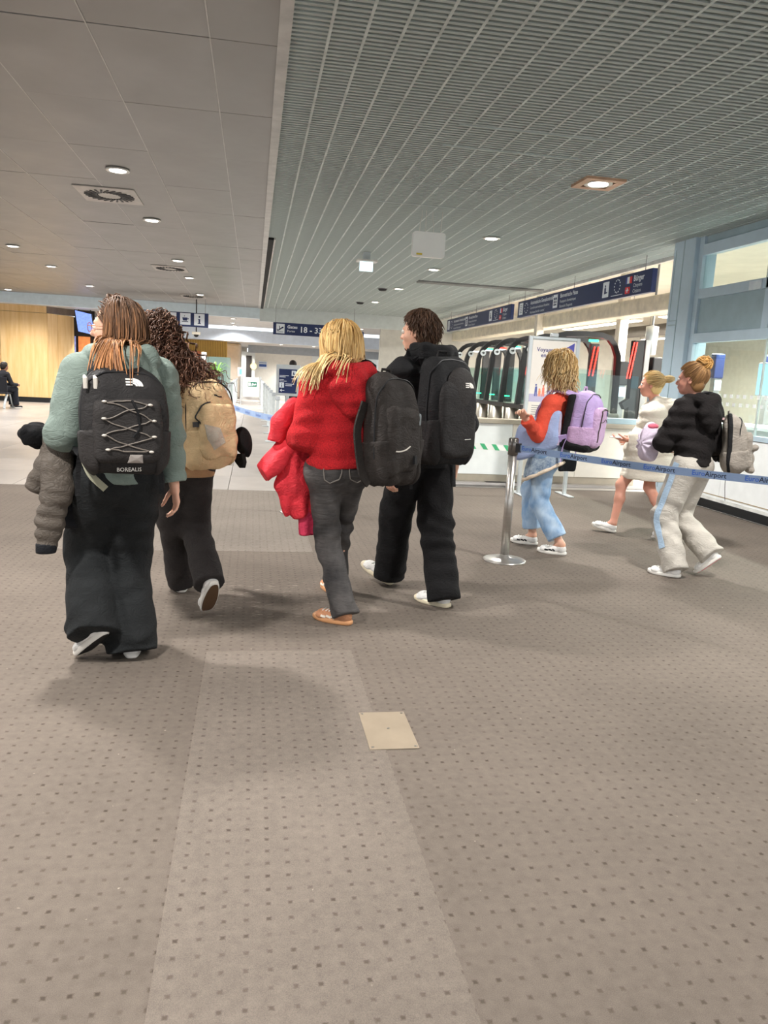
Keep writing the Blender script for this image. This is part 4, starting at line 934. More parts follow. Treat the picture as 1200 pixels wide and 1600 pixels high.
class Fig:
    """a figure from its joints (world metres)"""
    def __init__(s, J, face, head_c, heading, k=1.0, lean=None):
        s.J = {a: A3(b) for a, b in J.items()}; s.k = k; s.face = nrm(face); s.hc = A3(head_c)
        s.fwd = nrm([heading[0], heading[1], 0]); s.rt = np.array([s.fwd[1], -s.fwd[0], 0]); s.R = head_frame(s.face)
        J = s.J; s.sh = nrm(J['shR']-J['shL']); s.up = nrm(J['neck']-J['pelvis'])
        s.bk = nrm(np.cross(s.up, s.sh)); s.bk = s.bk if s.bk@s.fwd < 0 else -s.bk      # points out of the back
        s.chest = lerp(J['neck'], J['pelvis'], .28); s.waist = lerp(J['neck'], J['pelvis'], .66)
    def body_fn(s, hands=('L', 'R'), legs=True, curl=(.5, .5), hb=None, arms=True, legr=.84):
        J, k = s.J, s.k; f = []
        f.append(econe(s.chest, s.waist, .135*k, .115*k, s.sh, .68)); f.append(econe(s.waist, J['pelvis'], .115*k, .135*k, s.sh, .72)); f.append(econe(lerp(J['shL'], J['shR'], .12), lerp(J['shL'], J['shR'], .88), .055, .055, s.up, 1))
        hip = [J['hipL'], J['hipR']]
        if legs:
            for a in 'LR':
                f += [cone(J['hip'+a], J['kn'+a], .078*k*legr, .054*k*legr), cone(J['kn'+a], lerp(J['kn'+a], J['an'+a], .35)+s.bk*.012, .052*k*legr, .050*k*legr), cone(lerp(J['kn'+a], J['an'+a], .35)+s.bk*.012, J['an'+a], .050*k*legr, .034*k), cone(J['an'+a], lerp(J['heel'+a], J['toe'+a], .55)+(J['an'+a]-lerp(J['heel'+a], J['toe'+a], .2))*.45, .032*k, .020*k)]
        for a in 'LR':
            f += [cone(J['sh'+a], J['el'+a], .046*k, .037*k), cone(J['el'+a], J['wr'+a], .037*k, .025*k)]
        f.append(cone(J['neck']-s.up*.02, s.hc+s.R@A3((0, -.022, -.055)), .056*k, .052*k))
        base = uni(f, .03); hs = []
        for i, a in enumerate('LR'):
            if a in hands:
                d = nrm(J['wr'+a]-J['el'+a]) if hb is None or a not in hb else nrm(hb[a][0])
                bkv = s.rt*(1 if a == 'R' else -1) if hb is None or a not in hb else A3(hb[a][1])
                ts = s.fwd if hb is None or a not in hb else A3(hb[a][2])
                hs += hand_fns(J['wr'+a], d, bkv, ts, curl[i], .18*k)
        hd = head_fn(s.hc, s.R, s.k*.98)
        H = uni(hs, .004) if hs else None
        def fn(P):
            d = smin(base(P), hd(P), .018)
            if H is not None: d = smin(d, H(P), .010)
            return d
        s.headfn = hd; return fn
    def eyes(s, parent, iris):
        for sx in (-1, 1):
            c = s.hc+s.R@A3((sx*.031, .085, .002))*s.k; m = MB().ball(tuple(c), .0125*s.k); o = build('eye', m, M_eye, parent, True)
            ci = c+s.R@A3((0, .0085, 0))*s.k; build('iris', MB().ball(tuple(ci), .0055*s.k, nu=10, nv=6), iris, o, True)
            # brow
    def pts(s): return list(s.J.values())+[s.hc+np.array([0, 0, .14])]
    # garments ------------------------------------------------
    def top_fn(s, th=.03, hem=None, flare=0., sleeve=(.075, .060, .045), amp=.008, hood=True, cuff=.97, seed=0., fat=1.0, arms='LR', hoodup=.0, hems=0., bulk=1., collar=True, hsize=1.0):
        """hoodie, sweater or coat: trunk, sleeves, lowered hood; hem = height where it is cut off"""
        J, k = s.J, s.k; f = []
        C, Wst, Pv = s.chest, s.waist, J['pelvis']
        f.append(econe(C+s.up*.03, Wst, (.150+th)*k*fat, (.135+th)*k*fat, s.sh, .66*bulk)); f.append(econe(Wst, Pv-s.up*.02, (.135+th)*k*fat, (.150+th+flare)*k*fat, s.sh, .72*bulk))
        if hem is not None and hem < Pv[2]-.06: f.append(econe(Pv, A3((Pv[0], Pv[1], hem-.04)), (.15+th+flare*.5)*k*fat, (.15+th+flare)*k*fat, s.sh, .78*bulk))
        f.append(econe(lerp(J['shL'], J['shR'], .06), lerp(J['shL'], J['shR'], .94), .062+th*.6, .062+th*.6, s.up, .95)); f.append(cone(J['neck']-s.up*.06, J['neck']+s.up*.01, .085*k, .068*k))
        trunk = uni(f, .06)
        a0, a1, a2 = sleeve; sl = []
        for i, a in enumerate(arms):
            e = J['el'+a]; w = lerp(e, J['wr'+a], cuff); sd = seed+i*2.1
            sl += [fcone(J['sh'+a], e, a0*k, a1*k, amp, 75, .9, .45, sd), fcone(e, w, a1*k, a2*k, amp, 85, .25, .5, sd+1), fcone(lerp(e, w, .86), w, a2*k*.97, a2*k*.9, amp*.3, 160, .5, .6, sd)]
        arm = uni(sl, .022)
        if collar and not hood: pass
        hd = None
        if hood:
            nk = J['neck']; b = s.bk; q = hsize; u = s.up
            HR = np.stack([s.sh, b, u], 1)
            rim = [nk-b*.085-u*.075, nk-b*.055-u*.015+s.sh*.062, nk+s.sh*.098*q+u*(.028+hoodup)+b*.010, nk+s.sh*.080*q+u*(.022+hoodup)+b*.085*q, nk+b*.128*q+u*(.008+hoodup)]
            rr = [.022, .030, .038*q, .043*q, .044*q]; hs = []
            for sg in (1, -1):
                pts = [p if sg > 0 else p-2*s.sh*((p-nk)@s.sh) for p in rim]
                for m_ in range(4): hs.append(cone(pts[m_], pts[m_+1], rr[m_], rr[m_+1]))
            hs.append(ell(nk+b*.120*q-u*.075*q, (.130*q*k, .060*q, .105*q), HR)); hs.append(ell(nk+b*.125*q-u*.15*q, (.070*q*k, .045*q, .06*q), HR))
            h0 = uni(hs, .028); hd = lambda P: h0(P)-.0035*np.sin(52*np.abs((P-nk)@s.sh)+46*((P-nk)@u)+2.5*wob(P, 12, seed))*np.clip(((P-nk)@b)*12, 0, 1)
        cuts = []
        for a in arms:
            dv = nrm(J['wr'+a]-J['el'+a]); cuts.append((lerp(J['el'+a], J['wr'+a], cuff), dv))
        hz = hem
        def fn(P):
            d = trunk(P)
            if hz is not None: d = smax(d, hz+hems*np.sin(9*(P@s.sh))-P[:, 2], .006)
            av = arm(P)
            for p, dv in cuts:
                # only near that cuff
                q = P-p; near = (np.linalg.norm(q, axis=1) < .09); av = np.where(near, smax(av, q@dv, .004), av)
            d = smin(d, av, .030)
            if hd is not None: d = smin(d, hd(P), .009)
            wz = wob(P, 9, seed+1); d = d-amp*.5*wob(P*A3((1, 1, .55)), 30, seed)-amp*.55*np.sin(P[:, 2]*70+5*wz+30*((P-Pv)@s.sh)*wz)*np.clip(.35+wob(P, 7, seed+4), 0, 1)
            if hz is not None: d = d+.006*np.exp(-((P[:, 2]-hz-.055)/.012)**2)*(np.abs((P-Pv)@s.up) < .4)
            return d
        return fn
    def legs_fn(s, rt=.105, rk=.085, rh=.085, amp=.008, top=None, cut=1.0, seed=0., seat=1.0, an_amp=1.6, cutL=None, kn=.30):
        """trousers: rt thigh, rk knee, rh hem radius; top = waist height; cut = fraction of the shin where they end"""
        J, k = s.J, s.k; Pv = J['pelvis']
        tr = uni([econe(Pv+s.up*.12, Pv, .135*k*seat, .165*k*seat, s.sh, .74), econe(lerp(J['hipL'], J['hipR'], -.05), lerp(J['hipL'], J['hipR'], 1.05), .115*k*seat, .115*k*seat, s.up, .95)], .05)
        lg = []; cuts = []
        for i, a in enumerate('LR'):
            sd = seed+2.3*i; K = J['kn'+a]; An = J['an'+a]; c = cut if (cutL is None or a == 'R') else cutL
            E = lerp(K, An, c)
            lg.append(uni([fcone(J['hip'+a], K, rt*k, rk*k, amp, 55, .95, .35, sd, 2.), fcone(K, E, rk*k, rh*k, amp, 62, .02, .45, sd+.7, 2.), fcone(lerp(K, E, .6), E, (rk*.4+rh*.6)*k, rh*k, amp*an_amp, 70, .85, .5, sd+1.4, 2.4)], .03)); cuts.append((E, nrm(E-K)))
        def fn(P):
            d = tr(P)
            for g, (E, dv) in zip(lg, cuts):
                l = smax(g(P), (P-E)@dv, .005); d = smin(d, l, .028)
            if top is not None: d = smax(d, P[:, 2]-top, .006)
            wz = wob(P, 8, seed+1); return d-amp*.35*wob(P*A3((1, 1, .5)), 26, seed)-amp*.45*np.sin(P[:, 2]*48+6*wz+26*((P-Pv)@s.sh))*np.clip(.3+wob(P, 6, seed+4), 0, 1)
        return fn
def footwear(parent, heel, toe, up, upper, sole, stripes=None, L=None, W=.052, lace=None, h=.075, outsole=None, name='shoe'):
    """a trainer: upper with ankle opening, midsole, side stripes, laces"""
    heel, toe = A3(heel), A3(toe); f = nrm(toe-heel); L = L or np.linalg.norm(toe-heel); u = A3(up); u = nrm(u-f*(u@f)); r = np.cross(f, u); R = np.stack([r, f, u], 1)
    P0 = heel
    def Lc(x, y, z): return P0+R@A3((x, y, z))
    ps = [econe(Lc(0, .045, .045), Lc(0, .10, .042), .037, .040, r, 1.0), econe(Lc(0, .10, .04), Lc(0, L*.78, .036), .042, W*.92, r, .62), econe(Lc(0, L*.72, .034), Lc(0, L-.045, .032), W*.92, W*.78, r, .55), cone(Lc(0, .055, .05), Lc(0, .06, h), .040, .038)]
    up_fn = cutp(cutp(uni(ps, .02), Lc(0, 0, .016), -u), Lc(0, 0, h), u)
    lo, hi = bnd([Lc(0, 0, 0), Lc(0, L, 0), Lc(0, .05, h)], .075)
    o = sobj(name, up_fn, lo, hi, .0055, upper, parent)
    poly = []
    n = 26
    for i in range(n):
        a = 2*math.pi*i/n; y = L/2-math.cos(a)*L*.5; w = (W*.98 if y > L*.55 else W*.98-(L*.55-y)/(L*.55)*W*.22); x = math.sin(a)*w; x = math.copysign(abs(math.sin(a))**.55*w, math.sin(a)); poly.append((x, y))
    V = []; F = []
    for (zz, sc) in ((0, .93), (.006, 1.0), (.022, 1.0), (.029, .94)):
        for (x, y) in poly: V.append(Lc(x*sc, L/2+(y-L/2)*sc, zz+(.010*max(0, (y/L-.75)*4)**2)))
    for i in range(3):
        for q in range(n): F.append((i*n+q, i*n+(q+1) % n, (i+1)*n+(q+1) % n, (i+1)*n+q))
    F += [tuple(range(n-1, -1, -1)), tuple(3*n+q for q in range(n))]
    so = build('sole', MB().add(V, F), sole, o, True)
    if outsole:
        V2 = [Lc(x*.86, L/2+(y-L/2)*.90, -.002+(.010*max(0, (y/L-.75)*4)**2)) for x, y in poly]+[Lc(x*.86, L/2+(y-L/2)*.90, .004+(.010*max(0, (y/L-.75)*4)**2)) for x, y in poly]
        build('outsole', MB().add(V2, [tuple(range(n-1, -1, -1))]+[(i, (i+1) % n, n+(i+1) % n, n+i) for i in range(n)]), outsole, o)
    if stripes is not None:
        for sx in (-1, 1):
            for j in range(3):
                pts = []
                for t in np.linspace(0, 1, 6):
                    p = Lc(sx*.075, L*.34+j*.030+t*.030, .024+t*.036); pts.append(p)
                P = np.array(pts)
                for _ in range(6): P = P-grad(up_fn, P)*up_fn(P)[:, None]*.9
                P = P+grad(up_fn, P)*.001; gn = grad(up_fn, P).mean(0)
                build('stripe', MB().tube([tuple(p) for p in P], .0088, 4, side=tuple(np.cross(gn, nrm(P[-1]-P[0]))), sy=.35), stripes, o)
    if lace is not None:
        for j in range(4):
            y = L*.46+j*.021; P = np.array([Lc(x, y+abs(x)*.2, .12) for x in np.linspace(-.024, .024, 6)])
            for _ in range(8): P = P-u*np.clip(up_fn(P), -.02, .05)[:, None]*.7
            build('lace', MB().tube([tuple(p+u*.002) for p in P], .0035, 5), lace, o)
    return o

# ---------------------------------------------------------------- hair
def strands(name, fig, n, m, parent, collide, length, seed=1, curl=0., cfreq=30., drift=None, region=None, off=(.004, .018), rad=.0035, step=.022, target=None, part=(0, 1), lift=0., jitter=.15, ends=None, flow=None):
    """locks of hair that leave the scalp, follow the head and the clothes and fall; one mesh"""
    g = np.random.default_rng(seed); hc, R, k = fig.hc, fig.R, fig.k
    D = g.normal(size=(n*6, 3)); D /= np.linalg.norm(D, axis=1)[:, None]
    # local: x right, y face, z up ; hairline
    keep = (D[:, 2] > -.55+.9*np.clip(D[:, 1], -.2, 1)+.25*np.clip(D[:, 1], 0, 1)) if region is None else region(D)
    D = D[keep][:n]; n = len(D)
    p = hc+(D*A3((.078, .098, .090))*k+A3((0, -.012, .030))*k)@R.T
    offs = g.uniform(off[0], off[1], n); ln = length*g.uniform(.8, 1.05, n) if np.isscalar(length) else g.uniform(length[0], length[1], n)
    ns = int(max(ln)/step)+1; Pth = [p+grad(collide, p)*offs[:, None]]
    ph = g.uniform(0, 6.28, n); cr = g.uniform(.6, 1.3, n); v = np.zeros((n, 3)); jt = g.normal(size=(n, 3))*jitter
    for i in range(ns):
        p = Pth[-1]; G = grad(collide, p); d = collide(p)
        rel = (p-hc)@R
        dirv = np.tile(A3((0, 0, -1.0)), (n, 1))+jt
        if flow is not None: dirv = dirv+flow(rel, p, i*step)
        if drift is not None: dirv = dirv+drift(p)
        if target is not None: tv = target-p; dist = np.linalg.norm(tv, axis=1)[:, None]; dirv = tv/np.maximum(dist, 1e-6)+jt*.2
        if i < 3 and lift: dirv = dirv+G*lift
        near = (d < .03)[:, None]
        tan = dirv-np.where(near, G*np.minimum(0, (dirv*G).sum(1))[:, None], 0)
        tan /= np.linalg.norm(tan, axis=1)[:, None]+1e-9
        v = tan if i == 0 else .55*v+.45*tan; v /= np.linalg.norm(v, axis=1)[:, None]+1e-9
        q = p+v*step*(ln/max(ln))[:, None]
        if target is not None: q = np.where(dist < step, p, q)
        for _ in range(2):
            dd = collide(q); q = q+grad(collide, q)*np.maximum(0, offs-dd)[:, None]
        Pth.append(q)
    T = np.stack(Pth, 1)     # n, ns+1, 3
    if curl:
        t = np.linspace(0, 1, ns+1)[None, :]; ang = cfreq*t*(ln[:, None])+ph[:, None]; amp = curl*cr[:, None]*np.clip(t*4, 0, 1)
        tg = np.gradient(T, axis=1); tg /= np.linalg.norm(tg, axis=2)[..., None]+1e-9
        a = np.cross(tg, A3((.3, .2, 1))); a /= np.linalg.norm(a, axis=2)[..., None]+1e-9; b = np.cross(tg, a)
        T = T+a*(np.cos(ang)*amp)[..., None]+b*(np.sin(ang)*amp)[..., None]
    return lockmesh(name, T, rad, m, parent, g)
def lockmesh(name, T, rad, m, parent, g, taper=.35):
    n, s, _ = T.shape; tg = np.gradient(T, axis=1); tg /= np.linalg.norm(tg, axis=2)[..., None]+1e-9
    a = np.cross(tg, A3((.23, .31, .92))); a /= np.linalg.norm(a, axis=2)[..., None]+1e-9; b = np.cross(tg, a)
    prof = rad*(1-(1-taper)*np.linspace(0, 1, s)**2.5)*np.clip(np.linspace(.5, 1.6, s), 0, 1); rr = prof[None, :]*g.uniform(.7, 1.35, n)[:, None]
    V = np.stack([T+a*(math.cos(t)*rr)[..., None]+b*(math.sin(t)*rr)[..., None] for t in (0, 2.094, 4.189)], 2).reshape(-1, 3)
    base = np.array(origin(parent)); I = np.arange(n*s*3).reshape(n, s, 3); F = []
    for q in range(3): F.append(np.stack([I[:, :-1, q], I[:, :-1, (q+1) % 3], I[:, 1:, (q+1) % 3], I[:, 1:, q]], -1).reshape(-1, 4))
    F = np.concatenate(F)
    me = bpy.data.meshes.new(name); me.vertices.add(len(V)); me.vertices.foreach_set('co', (V-base).astype(np.float32).ravel()); nf = len(F)
    me.loops.add(nf*4); me.polygons.add(nf); me.loops.foreach_set('vertex_index', F.astype(np.int32).ravel()); me.polygons.foreach_set('loop_start', np.arange(0, nf*4, 4, dtype=np.int32)); me.polygons.foreach_set('loop_total', np.full(nf, 4, np.int32)); me.update()
    al = me.attributes.new('along', 'FLOAT', 'POINT'); al.data.foreach_set('value', np.repeat(np.tile(np.linspace(0, 1, s), n), 3).astype(np.float32))
    ti = me.attributes.new('tint', 'FLOAT', 'POINT'); ti.data.foreach_set('value', np.repeat(g.uniform(0, 1, n), s*3).astype(np.float32))
    me.shade_smooth(); me.materials.append(m); o = bpy.data.objects.new(name, me); col.objects.link(o); o.parent = parent; return o
def hair_cap(fig, parent, m, off=.010, name='hair', ears=False, back=-.10):
    """the close mass of hair on the skull, under the locks"""
    hc, R, k = fig.hc, fig.R, fig.k
    def L(x, y, z): return hc+R@A3((x*k, y*k, z*k))
    f = uni([ell(L(0, -.014, .032), (.077*k+off, .098*k+off, .089*k+off), R), ell(L(0, -.040, -.03), (.066*k+off*.7, .060*k+off*.7, .075*k), R)], .03)
    f = cutp(f, L(0, .058, .045), R@A3((0, .80, -.60)), .012); f = cutp(f, L(0, .03, .0), R@A3((0, .96, -.25)), .012); f = cutp(f, L(0, 0, back), R@A3((0, .25, -1)), .02)
    if ears:
        for sx in (-1, 1): f = sub(f, ell(L(sx*.092, .012, -.014), (.026*k, .036*k, .044*k), R), .01)
    lo, hi = bnd([hc], .17)
    o = sobj(name, noisy(f, .003, 60, 1.3), lo, hi, .007, m, parent)
    return o

# ---------------------------------------------------------------- straps and packs
def ribbon(name, pts, w, th, m, parent, surf=None, off=.008, n=28, side=None, iters=6):
    """a strap: smooth path through pts, laid on the field surf, flat across its normal"""
    P = np.array([A3(p) for p in pts]); t = np.linspace(0, 1, len(P)); tt = np.linspace(0, 1, n); Q = np.stack([np.interp(tt, t, P[:, i]) for i in range(3)], 1)
    for _ in range(3): Q[1:-1] = (Q[:-2]+2*Q[1:-1]+Q[2:])/4
    if surf is not None:
        for _ in range(iters):
            d = surf(Q); Q = Q+grad(surf, Q)*np.maximum(0, off-d)[:, None]; Q[1:-1] = (Q[:-2]+4*Q[1:-1]+Q[2:])/6
        G = grad(surf, Q)
    else: G = np.tile(nrm(side if side is not None else (0, 0, 1)), (n, 1))
    tg = np.gradient(Q, axis=0); tg /= np.linalg.norm(tg, axis=1)[:, None]+1e-9; sd = np.cross(tg, G); sd /= np.linalg.norm(sd, axis=1)[:, None]+1e-9; nn = np.cross(sd, tg)
    V = []; F = []
    for i in range(n):
        for (a, b) in ((1, 1), (1, -1), (-1, -1), (-1, 1)): V.append(Q[i]+sd[i]*w/2*a+nn[i]*th/2*b)
    for i in range(n-1):
        for q in range(4): F.append((4*i+q, 4*i+(q+1) % 4, 4*i+4+(q+1) % 4, 4*i+4+q))
    F += [(0, 1, 2, 3), tuple(4*(n-1)+q for q in (3, 2, 1, 0))]
    return build(name, MB().add([tuple(v) for v in V], F), m, parent)
def cord(name, pts, r, m, parent, surf=None, off=.003, n=12, k=5):
    P = np.array([A3(p) for p in pts]); t = np.linspace(0, 1, len(P)); tt = np.linspace(0, 1, n); Q = np.stack([np.interp(tt, t, P[:, i]) for i in range(3)], 1)
    if surf is not None:
        for _ in range(8): Q = Q-grad(surf, Q)*(surf(Q)-off)[:, None]*.8
    return build(name, MB().tube([tuple(q) for q in Q], r, k), m, parent)
class Pack:
    """frame of a backpack: c = centre of the panel that lies on the back, r right, b outwards, u up"""
    def __init__(s, c, r, b, u): s.c = A3(c); s.b = nrm(b); s.r = nrm(A3(r)-s.b*(A3(r)@s.b)); s.u = np.cross(s.r, s.b)*-1; s.u = s.u if s.u@A3(u) > 0 else -s.u; s.R = np.stack([s.r, s.b, s.u], 1)
    def p(s, x, y, z): return s.c+s.R@A3((x, y, z))
    def box(s, x, y, z, a, b, c, rad=.03): return rbox(s.p(x, y, z), (a, b, c), s.R, rad)
    def ell(s, x, y, z, a, b, c): return ell(s.p(x, y, z), (a, b, c), s.R)
    def onto(s, f, x, z, y0=.5):
        """point on the outer face of field f at panel position x, z"""
        p = s.p(x, y0, z)[None]
        for _ in range(40): p = p-s.b*np.clip(f(p), -.05, .05)[:, None]*.8
        return p[0]
def patch(name, poly, pk, f, m, parent, x, z, off=.002, s=1.):
    """flat print laid on the outer face of a bag (poly in metres around x, z)"""
    n = len(poly); ca = sum(p[0] for p in poly)/n; cb_ = sum(p[1] for p in poly)/n; V = []; F = []
    for r_ in (1., .66, .33):
        for (a, b) in poly: V.append(tuple(pk.onto(f, x+(ca+(a-ca)*r_)*s, z+(cb_+(b-cb_)*r_)*s)+pk.b*(off+.0015)))
    V.append(tuple(pk.onto(f, x+ca*s, z+cb_*s)+pk.b*(off+.0015))); c0 = len(V)-1
    for q in range(n): V.append(tuple(A3(V[q])-pk.b*(off+.003)))
    for q in range(n):
        k_ = (q+1) % n; F += [(q, k_, n+k_, n+q), (n+q, n+k_, 2*n+k_, 2*n+q), (2*n+q, 2*n+k_, c0), (q, c0+1+q, c0+1+k_, k_)]
    return build(name, MB().add(V, F), m, parent)
def dome_logo(pk, f, parent, x, z, s, m, lines=True):
    """the white quarter-dome mark with its lettering strokes"""
    for j in range(3):
        r0, r1 = (.25+.26*j)*s, (.45+.26*j)*s; poly = []
        for a in np.linspace(0, 90, 7): poly.append((-.45*s+r1*math.cos(math.radians(a)), -.30*s+r1*.8*math.sin(math.radians(a))))
        for a in np.linspace(90, 0, 7): poly.append((-.45*s+r0*math.cos(math.radians(a)), -.30*s+r0*.8*math.sin(math.radians(a))))
        patch('logo_band', poly, pk, f, m, parent, x, z)
    for j in range(3): patch('logo_lettering', [(-1.15*s, (-.26+.27*j)*s), (-.52*s, (-.26+.27*j)*s), (-.52*s, (-.11+.27*j)*s), (-1.15*s, (-.11+.27*j)*s)], pk, f, m, parent, x, z)
# joints of the seven walkers (scale, head centre, heading in degrees, joints in metres)
P1 = (1.000, (-0.629,3.780,1.574), -20, dict(neck=(-0.607,3.760,1.422), pelvis=(-0.615,3.750,0.905), shL=(-0.772,3.699,1.367), hipL=(-0.695,3.721,0.875), shR=(-0.443,3.819,1.367), hipR=(-0.535,3.779,0.875), elL=(-0.842,3.658,1.093), wrL=(-0.924,3.886,1.032), elR=(-0.407,3.875,1.090), wrR=(-0.372,3.841,0.845), heelL=(-0.652,3.619,0.164), toeL=(-0.806,3.740,0.000), anL=(-0.728,3.679,0.194), heelR=(-0.556,3.706,0.000), toeR=(-0.591,3.959,0.000), anR=(-0.563,3.761,0.085), knL=(-0.798,3.932,0.509), knR=(-0.601,3.910,0.465)))
P2 = (1.000, (-0.545,4.640,1.562), -15, dict(neck=(-0.484,4.600,1.378), pelvis=(-0.403,4.560,0.894), shL=(-0.644,4.550,1.324), hipL=(-0.485,4.538,0.864), shR=(-0.306,4.641,1.324), hipR=(-0.321,4.582,0.864), elL=(-0.640,4.525,1.040), wrL=(-0.709,4.752,0.961), elR=(-0.244,4.620,1.047), wrR=(-0.361,4.807,0.930), heelL=(-0.420,4.850,0.000), toeL=(-0.460,5.100,0.000), anL=(-0.429,4.904,0.085), heelR=(-0.188,4.313,0.216), toeR=(-0.245,4.436,0.000), anR=(-0.231,4.405,0.215), knL=(-0.469,4.763,0.479), knR=(-0.332,4.724,0.452)))
P3 = (1.000, (0.471,4.400,1.577), -14, dict(neck=(0.514,4.370,1.406), pelvis=(0.485,4.340,0.897), shL=(0.341,4.324,1.351), hipL=(0.407,4.321,0.867), shR=(0.681,4.409,1.351), hipR=(0.563,4.359,0.867), elL=(0.296,4.302,1.071), wrL=(0.195,4.524,1.016), elR=(0.760,4.400,1.077), wrR=(0.780,4.644,1.026), heelL=(0.589,4.205,0.000), toeL=(0.380,4.351,0.000), anL=(0.544,4.237,0.085), heelR=(0.570,4.800,0.000), toeR=(0.500,5.040,0.000), anR=(0.555,4.853,0.085), knL=(0.448,4.411,0.443), knR=(0.547,4.648,0.486)))
P4 = (1.100, (1.034,4.920,1.705), -26, dict(neck=(1.101,4.880,1.508), pelvis=(1.102,4.860,1.019), shL=(0.913,4.786,1.447), hipL=(1.018,4.819,0.989), shR=(1.289,4.969,1.447), hipR=(1.186,4.901,0.989), elL=(0.890,4.766,1.135), wrL=(0.866,4.734,0.863), elR=(1.379,4.924,1.150), wrR=(1.344,4.966,0.881), heelL=(0.971,5.050,0.000), toeL=(0.778,5.224,0.105), anL=(0.957,5.063,0.099), heelR=(1.255,4.536,0.000), toeR=(1.074,4.737,0.000), anR=(1.218,4.577,0.085), knL=(0.964,4.988,0.544), knR=(1.183,4.771,0.509)))
P5 = (1.000, (2.533,6.250,1.573), -34, dict(neck=(2.587,6.220,1.323), pelvis=(2.508,6.220,0.881), shL=(2.432,6.122,1.269), hipL=(2.438,6.172,0.851), shR=(2.722,6.318,1.269), hipR=(2.579,6.268,0.851), elL=(2.330,6.082,1.006), wrL=(2.167,5.958,1.149), elR=(2.668,6.320,0.989), wrR=(2.434,6.408,0.983), heelL=(2.656,6.020,0.000), toeL=(2.447,6.167,0.000), anL=(2.611,6.052,0.085), heelR=(2.544,6.406,0.000), toeR=(2.335,6.553,0.000), anR=(2.499,6.438,0.085), knL=(2.453,6.227,0.420), knR=(2.454,6.476,0.491)))
P6 = (0.971, (3.830,7.080,1.469), -50, dict(neck=(3.938,7.080,1.250), pelvis=(3.902,7.080,0.870), shL=(3.824,6.950,1.197), hipL=(3.849,7.017,0.840), shR=(4.042,7.210,1.197), hipR=(3.955,7.143,0.840), elL=(3.842,6.919,0.923), wrL=(3.626,7.030,0.931), elR=(4.046,7.189,0.921), wrR=(3.831,7.300,0.898), heelL=(3.595,7.020,0.000), toeL=(3.388,7.150,0.052), anL=(3.565,7.039,0.095), heelR=(3.984,6.622,0.154), toeR=(3.843,6.740,0.000), anR=(3.910,6.684,0.184), knL=(3.637,7.091,0.482), knR=(3.860,6.948,0.477)))
P7 = (0.976, (3.332,5.550,1.514), -24, dict(neck=(3.393,5.540,1.340), pelvis=(3.397,5.500,0.875), shL=(3.237,5.466,1.287), hipL=(3.322,5.466,0.845), shR=(3.549,5.605,1.287), hipR=(3.473,5.534,0.845), elL=(3.132,5.507,1.032), wrL=(3.289,5.686,0.978), elR=(3.603,5.550,1.019), wrR=(3.542,5.773,0.942), heelL=(3.302,5.312,0.000), toeL=(3.112,5.483,0.000), anL=(3.261,5.349,0.085), heelR=(3.607,5.282,0.177), toeR=(3.488,5.413,0.000), anR=(3.541,5.355,0.198), knL=(3.229,5.537,0.437), knR=(3.415,5.648,0.440)))
# ================================================================ PEOPLE AND WHAT THEY CARRY
def dv(a): a = math.radians(a); return np.array([math.sin(a), math.cos(a), 0])
def mk(data, face, **kw):
    k, hc, head, J = data; return Fig(J, A3(face), hc, dv(head), k, **kw)
def person(label, fig):
    p = (fig.J['pelvis'][0], fig.J['pelvis'][1], 0); return thing('person', label, 'person', p)
def feet(fig, t, upper, sole, **kw):
    J = fig.J
    for a in 'LR':
        h, tt = J['heel'+a], J['toe'+a]; f = nrm(tt-h); footwear(t, h, tt, (0, 0, 1), upper, sole, W=.050*fig.k, **kw)
def whole(fig, pad=.16): return bnd(fig.pts(), pad)
def armbox(fig, extra=()):
    J = fig.J; return bnd([J[a+b] for a in ('sh', 'el', 'wr') for b in 'LR']+[J['neck'], J['pelvis'], fig.waist]+list(extra), .22)
def legbox(fig):
    J = fig.J; return bnd([J[a+b] for a in ('hip', 'kn', 'an', 'heel') for b in 'LR']+[J['pelvis']+A3((0, 0, .1))], .19)
def headell(fig):
    k, R, hc = fig.k, fig.R, fig.hc
    return uni([ell(hc+R@A3((0, -.012, .030))*k, (.077*k, .097*k, .088*k), R), ell(hc+R@A3((0, .01, -.04))*k, (.062*k, .075*k, .08*k), R), cone(fig.J['neck'], hc, .055*k, .055*k)], .02)
def mini(*fs): return lambda P: np.minimum.reduce([f(P) for f in fs])

SK1 = skin_mat('skin_fair', (226, 176, 150)); SK2 = skin_mat('skin_pink', (214, 156, 134)); SK3 = skin_mat('skin_tan_legs', (206, 156, 124)); SK4 = skin_mat('skin_dark', (150, 104, 82))
IRIS = mat('iris_brown', (60, 44, 34), .2, var=0)
W_SHOE = cloth('shoe_white', (232, 230, 226), .6, .04, 30, .15, 300); BLK_SOLE = mat('outsole_black', (34, 32, 31), .7); GREY_LACE = mat('lace_white', (240, 238, 234), .7, var=0)
BRN_SOLE = mat('outsole_brown', (92, 68, 48), .7); CREAM_SOLE = mat('sole_cream', (226, 214, 186), .6); GUM = mat('sole_gum', (206, 150, 104), .5); PINK_SOLE = mat('outsole_pink', (216, 90, 96), .6)
W_LOGO = mat('logo_white', (238, 234, 226), .6, var=0)

